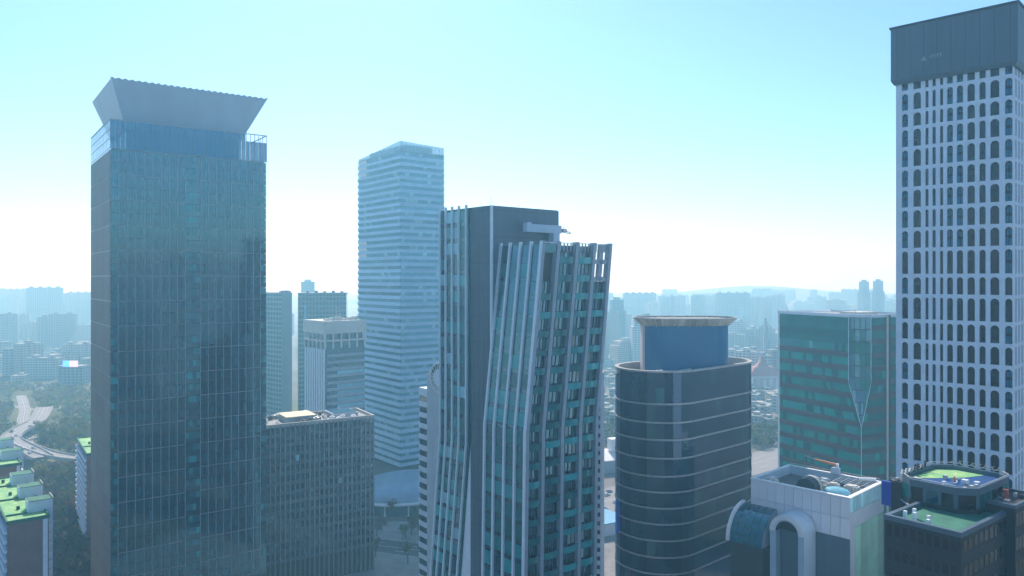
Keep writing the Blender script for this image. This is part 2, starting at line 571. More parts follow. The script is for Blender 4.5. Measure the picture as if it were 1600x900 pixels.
    a = [(0.4, 0.4), (Lu + 0.4, 0.4), (Lu + 0.4, Lv - 0.2), (0.4, Lv - 0.2)]
    m = MB()
    m.loft([(x, y, zt - 2) for x, y in b], [(x, y, ztop) for x, y in a])
    ai = [(2.2, 2.2), (Lu - 1.4, 2.2), (Lu - 1.4, Lv - 2), (2.2, Lv - 2)]
    bi = [(i0 + 1, i0 + 1), (Lu - i1 - 1, i0 + 1), (Lu - i1 - 1, Lv - i1 - 1), (i0 + 1, Lv - i1 - 1)]
    m.loft([(x, y, ztop) for x, y in a], [(x, y, ztop) for x, y in ai])
    m.loft([(x, y, ztop) for x, y in ai], [(x, y, zt - 1.5) for x, y in bi])
    m.face([(x, y, zt - 1.5) for x, y in bi])
    cr = m.build('crown', CROWN, t)
    for k in range(26):                        # small lip clips along the crown edge
        x = 0.6 + (Lu - 0.4) * k / 25
        qbox('edge_clip', MULL, cr, x - 0.5, x + 0.5, 0.25, 0.6, ztop + 0.01, ztop + 0.28)
tower_flared()

# ------------------------------------------------------------------ white tower of arched windows
def tower_arched():
    TH, Yc = 45, 165
    loc, _, Lv = fit(1583, Yc, TH, 1402, None)
    Lu = 26.0
    s = Yc / FPX
    t = root('arcade_tower', 'white tower with rows of arched windows and a dark crown', 'tower', loc, R(TH))
    tops = [84, 120.3, 154.1, 182.2, 216.4, 250.4, 284.9, 319.6, 354.3, 389, 433, 467, 509.5, 543.6, 577.9, 612.6, 646.7, 680.8, 714.6, 749, 783, 817, 851, 885, 919]
    zs = [CAMH + (HZ - y) * s for y in tops]
    zcr = CAMH + (HZ - 100) * s                # underside of the crown
    cols = [(170, 203), (232, 273), (297, 314), (335, 353), (376, 393), (414, 446), (467, 501), (524, 565), (589, 623), (648, 697), (728, 768)]
    def loc_a(zx):                              # zoomed column -> distance along the left face
        px = 1360 + zx / 3.4625
        return fit(1583, Yc, TH, px, None)[2]
    iv = sorted((loc_a(b), loc_a(a)) for a, b in cols)
    edges = [0.0] + [(iv[k][1] + iv[k + 1][0]) / 2 for k in range(len(iv) - 1)] + [Lv]
    wall = MB()
    D = 0.55
    rr = random.Random(11)
    def arch(a0, a1, z0, z1, flat=False):
        w = a1 - a0
        rise = 0.0 if flat else min(w / 2, 0.9)
        zs_ = z1 - rise
        pts = [(a0, z0), (a1, z0), (a1, zs_)]
        if not flat:
            for k in range(1, 8):
                th = math.pi * k / 8
                pts.append(((a0 + a1) / 2 + w / 2 * math.cos(th), zs_ + rise * math.sin(th)))
            pts.append((a0, zs_))
        else:
            pts.append((a0, z1))
        return pts
    def cell(F, e0, e1, c0, c1, a0, a1, z0, z1, flat):
        """wall of one bay with an arched hole: bottom strip, two sides, spandrels and reveals"""
        P = (lambda a, o, z: (a, -o, z)) if F == 'R' else (lambda a, o, z: (-o, a, z))
        ar = arch(a0, a1, z0, z1, flat)
        wall.face([P(e0, 0, c0), P(e1, 0, c0), P(e1, 0, z0), P(e0, 0, z0)])
        top = ar[2:]
        zsp = top[0][1]
        wall.face([P(e0, 0, z0), P(a0, 0, z0), P(a0, 0, zsp), P(e0, 0, zsp)])
        wall.face([P(a1, 0, z0), P(e1, 0, z0), P(e1, 0, zsp), P(a1, 0, zsp)])
        # head
        n = len(top)
        for k in range(n - 1):
            u0 = e1 + (e0 - e1) * k / (n - 1); u1 = e1 + (e0 - e1) * (k + 1) / (n - 1)
            wall.face([P(*(top[k][0], 0, top[k][1])), P(u0, 0, c1), P(u1, 0, c1), P(*(top[k + 1][0], 0, top[k + 1][1]))])
        wall.face([P(a1, 0, zsp), P(e1, 0, zsp), P(e1, 0, c1)])
        wall.face([P(a0, 0, zsp), P(e0, 0, c1), P(e0, 0, zsp)])
        for k in range(len(ar)):
            p, q = ar[k], ar[(k + 1) % len(ar)]
            wall.face([P(p[0], 0, p[1]), P(q[0], 0, q[1]), P(q[0], -D, q[1]), P(p[0], -D, p[1])])
        return ar
    balc = {0, 4, 5, 6, 10}                    # columns (from the near corner: 10-k)
    nrow = len(zs) - 1
    for r in range(nrow):
        c1 = min(zs[r] + 0.32, zcr) if r else zcr
        c0 = zs[r + 1] + 0.32
        z1 = zs[r] if r else zcr - 0.05
        z0 = zs[r + 1] + 0.80
        for k, (a0, a1) in enumerate(iv):
            ar = cell('L', edges[k], edges[k + 1], c0, c1, a0, a1, z0, z1, r == 0)
            kk = 10 - k
            m = MB()
            m.face([(D - 0.05, a, z) for a, z in ar], 0)
            if kk in balc and (r < 9 or (kk in (0, 10) and rr.random() < 0.5)) and a1 - a0 > 0.9:
                zm = (z0 + z1) / 2
                m.face([(D - 0.12, a0 + 0.12, z0 + 0.1), (D - 0.12, a1 - 0.12, z0 + 0.1), (D - 0.12, a1 - 0.12, zm - 0.35), (D - 0.12, a0 + 0.12, zm - 0.35)], 1)
                m.face([(D - 0.12, a0 + 0.2, zm + 0.3), (D - 0.12, a1 - 0.2, zm + 0.3), (D - 0.12, a1 - 0.3, z1 - 0.45), (D - 0.12, a0 + 0.3, z1 - 0.45)], 1)
                m.box(D - 0.2, D - 0.1, (a0 + a1) / 2 - 0.07, (a0 + a1) / 2 + 0.07, z0, z1 - 0.1, 2)
            else:
                m.box(D - 0.14, D - 0.06, a0, a1, z0, z0 + 0.12, 2)
            m.build('window', [G_BROWN, G_BLUE, DARKER], t)
    # right-hand flank: narrow slit windows
    sl = MB()
    ns = 9
    for r in range(nrow):
        c1 = min(zs[r] + 0.32, zcr) if r else zcr
        c0 = zs[r + 1] + 0.32
        for k in range(ns):
            e0, e1 = 1.2 + (Lu - 1.2) * k / ns, 1.2 + (Lu - 1.2) * (k + 1) / ns
            a0, a1 = e0 + 0.75, e1 - 0.75
            ar = cell('R', e0, e1, c0, c1, a0, a1, zs[r + 1] + 0.8, (zs[r] if r else zcr - 0.05), True)
            sl.face([(a, D - 0.05, z) for a, z in ar])
        wall.face([(0, 0, c0), (1.2, 0, c0), (1.2, 0, c1), (0, 0, c1)])
    sl.build('flank_windows', G_BROWN, t, kind='stuff')
    zl = zs[-1] + 0.32
    wall.face([(0, 0, 0), (0, 0, zl), (0, Lv, zl), (0, Lv, 0)]); wall.face([(0, 0, 0), (Lu, 0, 0), (Lu, 0, zl), (0, 0, zl)])
    wall.build('facade', STONE, t)
    qbox('core', DARKER, t, D, Lu - 0.1, D, Lv - 0.02, 0, zcr + 0.5)
    qbox('side_wall', STONE, t, 0.02, Lu, Lv + 0.002, Lv + 0.3, 0, zcr)
    # crown
    zt = CAMH + (HZ - 8) * s
    o = 1.1
    m = MB()
    m.hexa([(x, y, zcr - 0.4) for x, y in ((-o + .5, -o + .5), (Lu + o, -o + .5), (Lu + o, Lv + o - .5), (-o + .5, Lv + o - .5))],
           [(x, y, zcr + 0.5) for x, y in ((-o, -o), (Lu + o, -o), (Lu + o, Lv + o), (-o, Lv + o))])
    m.box(-o, Lu + o, -o, Lv + o, zcr + 0.501, zt)
    cr = m.build('crown', DARKWALL, t)
    for k in range(9):
        a = -o + (Lv + 2 * o) * (k + 0.5) / 9
        qbox('crown_seam', DARKER, cr, -o - 0.03, -o + 0.02, a - 0.04, a + 0.04, zcr + 0.6, zt - 0.3)
    qbox('cornice', DARKER, cr, -o - 0.25, Lu + o + 0.25, -o - 0.25, Lv + o + 0.25, zt + 0.002, zt + 0.5)
    # faint emblem and lettering on the crown
    LOGO = mat('faded_letter', (0.30, 0.36, 0.40), 0.6)
    ac = fit(1583, Yc, TH, 1446, None)[2]
    zc_ = CAMH + (HZ - 96) * (Yc + ac * math.cos(R(TH))) / FPX
    m = MB()
    x = -o - 0.03
    for (dz0, dz1, ww0, ww1) in ((0, 0.28, 0.62, 0.46), (0.36, 0.62, 0.42, 0.26), (0.70, 1.0, 0.2, 0.02)):
        m.hexa([(x - .05, ac - ww0, zc_ + dz0), (x + .02, ac - ww0, zc_ + dz0), (x + .02, ac + ww0, zc_ + dz0), (x - .05, ac + ww0, zc_ + dz0)],
               [(x - .05, ac - ww1, zc_ + dz1), (x + .02, ac - ww1, zc_ + dz1), (x + .02, ac + ww1, zc_ + dz1), (x - .05, ac + ww1, zc_ + dz1)])
    m.build('emblem', LOGO, cr)
    m = MB()
    a = ac - 1.25
    for w_ in (0.12, 0.42, 0.12, 0.4, 0.4):
        if w_ < 0.2:
            m.box(x - .05, x + .02, a - w_, a, zc_ + 0.25, zc_ + 0.95)
        else:
            m.box(x - .05, x + .02, a - w_, a, zc_ + 0.83, zc_ + 0.95)
            m.box(x - .05, x + .02, a - w_ / 2 - .06, a - w_ / 2 + .06, zc_ + 0.25, zc_ + 0.82)
        a -= w_ + 0.25
    m.build('lettering', LOGO, cr)
tower_arched()

# ------------------------------------------------------------------ hazy tower with serrated bands
def tower_serrated():
    TH, Yc = 38, 502
    loc, Lu, Lv = fit(626, Yc, TH, 560, 694)
    zt = CAMH + 208 * Yc / FPX
    t = root('banded_tower', 'hazy pale blue tower with saw-tooth horizontal bands', 'tower', loc, R(TH))
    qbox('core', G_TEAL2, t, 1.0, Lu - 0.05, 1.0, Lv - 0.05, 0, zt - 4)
    n = 47
    fh = (zt - 6) / n
    rr = random.Random(5)
    for k in range(n):
        z0 = 2 + k * fh
        for F, L in (('L', Lv), ('R', Lu)):
            P = (lambda a, o, z: (a, -o, z)) if F == 'R' else (lambda a, o, z: (-o, a, z))
            e = 0.0
            m = MB()                            # solar board leaning back, its edge proud of the wall
            deep = 1.0 if F == 'L' else 0.6
            m.face([P(-deep if F == 'R' else -deep, deep, z0), P(L, deep, z0), P(L, -0.2, z0 + fh * 0.46), P(-deep * 0, -0.2, z0 + fh * 0.46)], 0)
            m.face([P(-deep, deep, z0), P(L, deep, z0), P(L, deep - 0.1, z0 - 0.25), P(-deep, deep - 0.1, z0 - 0.25)], 0)
            m.face([P(-deep, deep - 0.1, z0 - 0.25), P(L, deep - 0.1, z0 - 0.25), P(L, -1.0, z0 - 0.25), P(0, -1.0, z0 - 0.25)], 0)
            m.build('solar_band', PV, t)
            m = MB()                            # window strip leaning out
            g = 14 if F == 'L' else 10
            for q in range(g):
                a0, a1 = L * q / g, L * (q + 1) / g - 0.15
                mi = 0 if rr.random() < 0.9 else 1
                if F == 'L' and q > g - 4 and k % 13 in (5, 6, 7): mi = 2
                m.face([P(a0, -0.2, z0 + fh * 0.48), P(a1, -0.2, z0 + fh * 0.48), P(a1, deep - 0.15, z0 + fh - 0.27), P(a0, deep - 0.15, z0 + fh - 0.27)], mi)
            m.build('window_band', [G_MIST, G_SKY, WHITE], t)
    for k in range(10):
        z0 = zt - 6 + 0.02
    m = MB()
    m.box(0.3, Lu, 0.3, Lv, zt - 4.0 + 0.02, zt - 3.0)
    m.build('roof', ROOFC, t)
    for F, L in (('R', Lu), ('L', Lv)):
        for q in range(12):
            qf('roof_screen', C_PALE, t, F, L * q / 12 + 0.1, L * (q + 1) / 12 - 0.1, -0.3, -0.1, zt - 4, zt + 3 - (q * 0.12 if F == 'R' else q * 0.45))
    qbox('plant_room', PIER, t, 6, Lu - 6, 6, Lv - 6, zt - 3, zt + 2)
tower_serrated()

def dome_hall():
    Y = 430
    c = (wx(640, Y), Y)
    t = root('domed_hall', 'low hall with a smooth pale blue dome at the foot of the hazy tower', 'hall', (*c, 0), R(20))
    m = MB()
    n, rings = 36, 10
    def rg(k):
        ph = math.pi / 2 * k / rings
        return [(34 * math.cos(ph) * math.cos(2 * math.pi * i / n), 24 * math.cos(ph) * math.sin(2 * math.pi * i / n), 6 + 10.5 * math.sin(ph)) for i in range(n)]
    for k in range(rings):
        m.loft(rg(k), rg(k + 1))
    m.build('dome', mat('dome_metal', (0.30, 0.42, 0.52), 0.35, metal=0.4, var=0.1), t, smooth=True)
    m = MB()
    m.prism([(35 * math.cos(2 * math.pi * i / n), 25 * math.sin(2 * math.pi * i / n)) for i in range(n)], 0, 6.2)
    m.build('base_wall', G_TEAL2, t)
    for i in range(0, n, 2):
        a = 2 * math.pi * i / n
        m = MB(); m.tube((36.2 * math.cos(a), 26.2 * math.sin(a), 0), (36.2 * math.cos(a), 26.2 * math.sin(a), 5.6), 0.4)
        m.build('column', WHITE, t)
    m = MB(); m.prism([(37 * math.cos(2 * math.pi * i / n), 27 * math.sin(2 * math.pi * i / n)) for i in range(n)], 5.6, 6.3)
    m.build('eaves', WHITE, t)
dome_hall()

# ------------------------------------------------------------------ leaning two-wing tower with white fins
def tower_leaning():
    TH, Yc = 40, 207
    loc, Lu, Lv = fit(768, Yc, TH, 690, 873)
    s = Yc / FPX
    zt = CAMH + 113 * s
    t = root('leaning_tower', 'teal glass tower of two leaning wings with white vertical fins', 'tower', loc, R(TH))
    rr = random.Random(21)
    # core
    ya = fit(768, Yc, TH, 734, None)[2]
    m = MB()
    m.box(0.0, Lu, 0.0, Lv, 0, zt)
    core = m.build('core', DARKWALL, t)
    nr = 4
    for k in range(nr):
        y = 1.4 + (ya - 1.4) * k / nr
        qf('rib', DARKER, core, 'L', y + 0.03, y + 0.09, 0.0, 0.03, 0, zt - 0.3)
    for k in range(15):
        z = zt - 1 - k * 7.2
        qf('panel_joint', DARKER, core, 'L', 0.5, ya - 0.5, 0.0, 0.02, z, z + 0.08)
        if k < 6: qf('panel_joint', DARKER, core, 'R', 0.5, Lu, 0.0, 0.02, z, z + 0.08)
    qbox('corner_strip', FIN, core, -0.25, 0.35, -0.25, 0.35, 0, zt + 0.05)
    qbox('parapet', DARKWALL, core, 0.05, Lu - 0.05, 0.4, Lv - 0.05, zt + 0.003, zt + 0.25)
    m = MB(); m.tube((0.3, 0.6, zt), (0.3, 0.6, zt + 2.4), 0.07); m.tube((1.4, 0.8, zt), (1.4, 0.8, zt + 1.4), 0.05)
    m.build('antenna', STEEL, t)
    # ---- left wing on the left face, its foot kicking outwards
    zk = wz(690, Yc + 10)
    def lean(z):
        return max(0.0, (zk - z)) * 0.115
    fy = [fit(768, Yc, TH, px, None)[2] for px in (732, 720.5, 710, 700, 691)]
    out = 0.5
    m = MB()
    for (za, zb) in ((0, zk), (zk, zt + 0.1)):
        m.hexa([(-out, ya - 0.3 + lean(za), za), (0.5, ya - 0.3 + lean(za), za), (0.5, Lv + lean(za), za), (-out, Lv + lean(za), za)],
               [(-out, ya - 0.3 + lean(zb), zb), (0.5, ya - 0.3 + lean(zb), zb), (0.5, Lv + lean(zb), zb), (-out, Lv + lean(zb), zb)])
    m.build('wing_body', G_TEAL2, t)
    m = MB()                                    # side wall of the kicked-out foot
    m.face([(-0.02, ya - 0.4, zk), (-0.02, ya - 0.4 + lean(0), 0), (-0.02, ya - 0.4, 0)])
    m.build('foot_wall', FIN, t)
    FH = 4.5
    nfl = int((zt - 30) / FH)
    def pick():
        return rr.choices((0, 1, 2, 3), (4, 4, 2, 1))[0]
    for f in range(nfl):
        z1 = zt - 0.4 - f * FH; z0 = z1 - FH
        for b in range(4):
            m = MB()
            y0, y1 = fy[b], fy[b + 1]
            for (a, c, mi) in ((0.02, 0.26, 4), (0.28, 0.98, None)):
                za, zb = z0 + a * FH, z0 + c * FH
                k = pick() if mi is None else mi
                if f < 3 and b in (1, 2) and mi is None: k = 3
                j = rr.uniform(-.02, .02)
                m.face([(-out - 0.06, y0 + lean(za), za), (-out - 0.06, y1 + lean(za), za), (-out - 0.06 + j, y1 + lean(zb), zb), (-out - 0.06 - j, y0 + lean(zb), zb)], k)
            m.build('glass_pane', [G_TEAL2, G_TEAL, G_DARK2, G_SKY, G_DARK], t)
    for y in fy:
        m = MB()
        for (za, zb) in ((0, zk), (zk, zt + 1.0)):
            m.hexa([(-out - 0.6, y - 0.22 + lean(za), za), (-out + .05, y - 0.22 + lean(za), za), (-out + .05, y + 0.22 + lean(za), za), (-out - 0.6, y + 0.22 + lean(za), za)],
                   [(-out - 0.6, y - 0.22 + lean(zb), zb), (-out + .05, y - 0.22 + lean(zb), zb), (-out + .05, y + 0.22 + lean(zb), zb), (-out - 0.6, y + 0.22 + lean(zb), zb)])
        m.build('fin', FIN, t)
    # ---- right wing, standing out in front of the core, its upper half leaning to the right
    X0, YN, WT = 3.16, -17.0, CAMH + 57 * 196 / FPX
    WL = 26.1
    zk2 = 86.0
    def sh(z):
        return -5.6 * (WT - z) / (WT - zk2) if z > zk2 else -5.6 - (zk2 - z) * 0.016
    def seg(m, x0, x1, y0, y1, za, zb, mi=0):
        lv = [za] + ([zk2] if za < zk2 < zb else []) + [zb]
        for p, q in zip(lv, lv[1:]):
            m.hexa([(x + sh(p), y, p) for x, y in ((x0, y0), (x1, y0), (x1, y1), (x0, y1))],
                   [(x + sh(q), y, q) for x, y in ((x0, y0), (x1, y0), (x1, y1), (x0, y1))], mi)
    rec = 1.3
    pw = lambda px: ((px - 800) / FPX * 196 - 7.84) / (math.cos(R(TH)) - (px - 800) / FPX * math.sin(R(TH)))
    piers = [0.5] + [pw(px) for px in (874, 903, 930)] + [WL - 0.6]
    zopen = WT - 2 * 4.9 - 3.0
    m = MB()
    seg(m, X0 + 0.3, X0 + piers[3], YN + rec + 0.3, 0.6, 0, WT - 2.6)
    seg(m, X0 + piers[3], X0 + WL - 0.3, YN + rec + 0.3, 0.6, 0, zopen)
    m.build('wing_body', DARKER, t)
    m = MB(); seg(m, X0 + 0.2, X0 + 0.29, YN + 0.2, 0.4, 0, WT - 0.5)
    m.build('flank_wall', G_TEAL2, t)
    wy = [YN + 0.35] + [YN + (0 - YN) * q for q in (0.25, 0.5, 0.75)] + [-0.3]
    FH = 4.75
    nfl = int((WT - 32) / FH)
    for f in range(nfl):
        z1 = WT - 0.6 - f * FH; z0 = z1 - FH
        row = rr.choices((0, 1, 2, 3), (4, 4, 2, 0.6))[0]
        for b in range(4):
            m = MB()
            y0, y1 = wy[b], wy[b + 1]
            for (a, c, mi) in ((0.02, 0.24, 4), (0.26, 0.98, None)):
                za, zb = z0 + a * FH, z0 + c * FH
                k = (row if rr.random() < 0.65 else pick()) if mi is None else mi
                j = rr.uniform(-.02, .02)
                m.face([(X0 + 0.15 + sh(za), y0, za), (X0 + 0.15 + sh(za), y1, za), (X0 + 0.15 + sh(zb) + j, y1, zb), (X0 + 0.15 + sh(zb) - j, y0, zb)], k)
            m.build('glass_pane', [G_TEAL2, G_TEAL, G_DARK2, G_SKY, G_DARK], t)
    for y in wy:
        m = MB()
        seg(m, X0 - 0.4, X0 + 0.25, y - 0.34, y + 0.34, 0, WT + 0.3)
        m.build('fin', FIN, t)
    for i, x in enumerate(piers):
        m = MB()
        w = 0.55 if i else 0.45
        seg(m, X0 + x - w, X0 + x + w, YN - 0.1, YN + (rec + 0.25 if i else 1.0), 0, WT + 0.35)
        m.build('pier', PIER, t)
    for f in range(nfl):
        z1 = WT - 0.3 - f * FH; z0 = z1 - FH
        for b in range(4):
            x0, x1 = piers[b] + (0.57 if b else 0.47), piers[b + 1] - 0.57
            if b == 0 and f in (0, 1):
                if f == 0:
                    m = MB(); seg(m, X0 + x0, X0 + x1, YN + 0.2, YN + 0.4, z1 - 2.2, z1 - 0.3); m.build('balcony', G_TEAL2, t)
                continue
            opened = b == 3 and f in (0, 1)
            # back wall: lights between mullions
            if not opened:
                m = MB()
                zc, zd = z0 + 1.3, z1 - 0.35
                n = 4
                for q in range(n):
                    xa, xb = x0 + (x1 - x0) * q / n + 0.12, x0 + (x1 - x0) * (q + 1) / n - 0.12
                    k = rr.choices((0, 1, 2, 3), (5, 2, 2, 1.6 if b > 1 else 0.2))[0]
                    m.face([(X0 + xa + sh(zc), YN + rec, zc), (X0 + xb + sh(zc), YN + rec, zc), (X0 + xb + sh(zd), YN + rec, zd), (X0 + xa + sh(zd), YN + rec, zd)], k)
                m.build('window', [G_DARK, G_TEAL2, G_DARK2, mat_lit], t)
                for q in range(n + 1):
                    xa = x0 + (x1 - x0) * q / n
                    mm_ = MB()
                    seg(mm_, X0 + xa - 0.1, X0 + xa + 0.1, YN + rec - 0.2, YN + rec + 0.2, z0 + 0.2, z1 - 0.3)
                    mm_.build('window_mullion', DARKWALL, t)
            else:
                for xa in (x0 + (x1 - x0) * 0.5,):
                    mm_ = MB(); seg(mm_, X0 + xa - 0.75, X0 + xa + 0.75, YN + 0.3, YN + rec, z0, z1 + 0.2); mm_.build('frame_post', PIER, t)
                mm_ = MB(); seg(mm_, X0 + x0, X0 + x1, YN + 0.3, YN + rec, z0 - 0.3, z0 + 0.9); mm_.build('frame_beam', PIER, t)
            # glass parapet bulging between the piers, on its slab
            if not opened:
                m = MB()
                n = 6
                for q in range(n):
                    ua, ub = q / n, (q + 1) / n
                    ba, bb = 0.7 * math.sin(math.pi * ua), 0.7 * math.sin(math.pi * ub)
                    xa, xb = X0 + x0 + (x1 - x0) * ua, X0 + x0 + (x1 - x0) * ub
                    zb_, zt_ = z0 - 0.35, z0 + 1.35
                    m.hexa([(xa + sh(zb_), YN + .25 - ba, zb_), (xb + sh(zb_), YN + .25 - bb, zb_), (xb + sh(zb_), YN + .32 - bb, zb_), (xa + sh(zb_), YN + .32 - ba, zb_)],
                           [(xa + sh(zt_), YN + .25 - ba, zt_), (xb + sh(zt_), YN + .25 - bb, zt_), (xb + sh(zt_), YN + .32 - bb, zt_), (xa + sh(zt_), YN + .32 - ba, zt_)])
                bal = m.build('balcony', G_TEAL if rr.random() < (0.75 if b > 1 else 0.15) else G_TEAL2, t)
                m = MB(); seg(m, X0 + x0, X0 + x1, YN + 0.33, YN + rec + 0.25, z0 - 0.3, z0)
                m.build('slab', PIER, bal)
    m = MB(); seg(m, X0 + 0.3, X0 + piers[3], YN + rec, 0.3, WT - 2.59, WT - 2.2)
    m.build('roof', ROOFC, t)
    for b in range(1, 4):                       # parapet posts along the open top
        for q in range(5):
            x = piers[b] + 0.9 + (piers[b + 1] - piers[b] - 1.8) * q / 4
            m = MB(); seg(m, X0 + x - 0.14, X0 + x + 0.14, YN + 0.2, YN + 0.5, WT - 2.2, WT - 0.1)
            m.build('parapet_post', PIER, t)
    m = MB(); seg(m, X0 + 0.6, X0 + WL - 0.6, YN + 0.22, YN + 0.48, WT - 0.1, WT + 0.1)
    m.build('top_rail', FIN, t)
    # pale gusset between the core corner and the leaning wing
    m = MB()
    m.face([(0.4, -0.03, 62), (X0 + sh(62) + 3.2, -0.03, 62), (2.6, -0.03, 101), (0.4, -0.03, 88)])
    m.build('gusset', FIN, t)
    # window-cleaning gondola standing on the wing roof
    g = root('gondola_crane', 'pale blue window-cleaning crane on the roof of the leaning tower', 'crane', (loc[0], loc[1], 0), R(TH))
    u0 = fit(768, Yc, TH, None, 815)[1]; u1 = fit(768, Yc, TH, None, 866)[1]
    yy = -2.6
    zc = wz(357, 214)
    m = MB()
    m.box(u0 - 1, u1 - 0.4, yy - 0.9, yy + 0.9, zc - 1.1, zc + 1.1)
    m.hexa([(u0 - 1, yy - 0.9, zc + 1.101), (u0 + 1, yy - 0.9, zc + 1.101), (u0 + 1, yy + 0.9, zc + 1.101), (u0 - 1, yy + 0.9, zc + 1.101)],
           [(u0 - .6, yy - 0.8, zc + 1.6), (u0 + .4, yy - 0.8, zc + 1.6), (u0 + .4, yy + 0.8, zc + 1.6), (u0 - .6, yy + 0.8, zc + 1.6)])
    m.build('boom', GONDOLA, g)
    qbox('mast', GONDOLA, g, u1 - 3.6, u1 - 1.2, yy - 1, yy + 1, WT - 2.2, zc - 1.11)
    m = MB()
    for dz in (-0.5, 0.5):
        m.tube((u1 - 0.5, yy, zc + dz), (u1 + 4.2, yy, zc - 0.9 + dz * 0.3), 0.12)
    for k in range(5):
        x = u1 - 0.3 + k * 0.9
        m.tube((x, yy, zc + 0.5 - k * 0.2), (x + 0.6, yy, zc - 0.55 - k * 0.12), 0.08)
    m.tube((u1 + 1, yy, zc - 0.2), (u1 + 1.6, yy, zc + 1.5), 0.1)
    m.build('jib', STEEL, g)
    m = MB(); m.box(u1 + 0.6, u1 + 2.0, yy - 0.6, yy + 0.6, zc - 0.6, zc + 0.3); m.build('hoist', STEEL, g)
mat_lit = glass('glass_pale_blind', (0.40, 0.46, 0.42), ior=1.5)
tower_leaning()

# ------------------------------------------------------------------ dark rounded tower with a blue drum and helideck
def stadium(c1, c2, r, n=16):
    dx, dy = c2[0] - c1[0], c2[1] - c1[1]
    a = math.atan2(dy, dx)
    out = []
    for k in range(n + 1):
        t = a + math.pi / 2 + math.pi * k / n
        out.append((c1[0] + r * math.cos(t), c1[1] + r * math.sin(t)))
    for k in range(n + 1):
        t = a - math.pi / 2 + math.pi * k / n
        out.append((c2[0] + r * math.cos(t), c2[1] + r * math.sin(t)))
    # subdivide the straight flanks
    res = []
    for i, p in enumerate(out):
        q = out[(i + 1) % len(out)]
        d = math.hypot(q[0] - p[0], q[1] - p[1])
        k = max(1, round(d / 3.0))
        for j in range(k):
            res.append((p[0] + (q[0] - p[0]) * j / k, p[1] + (q[1] - p[1]) * j / k))
    return res

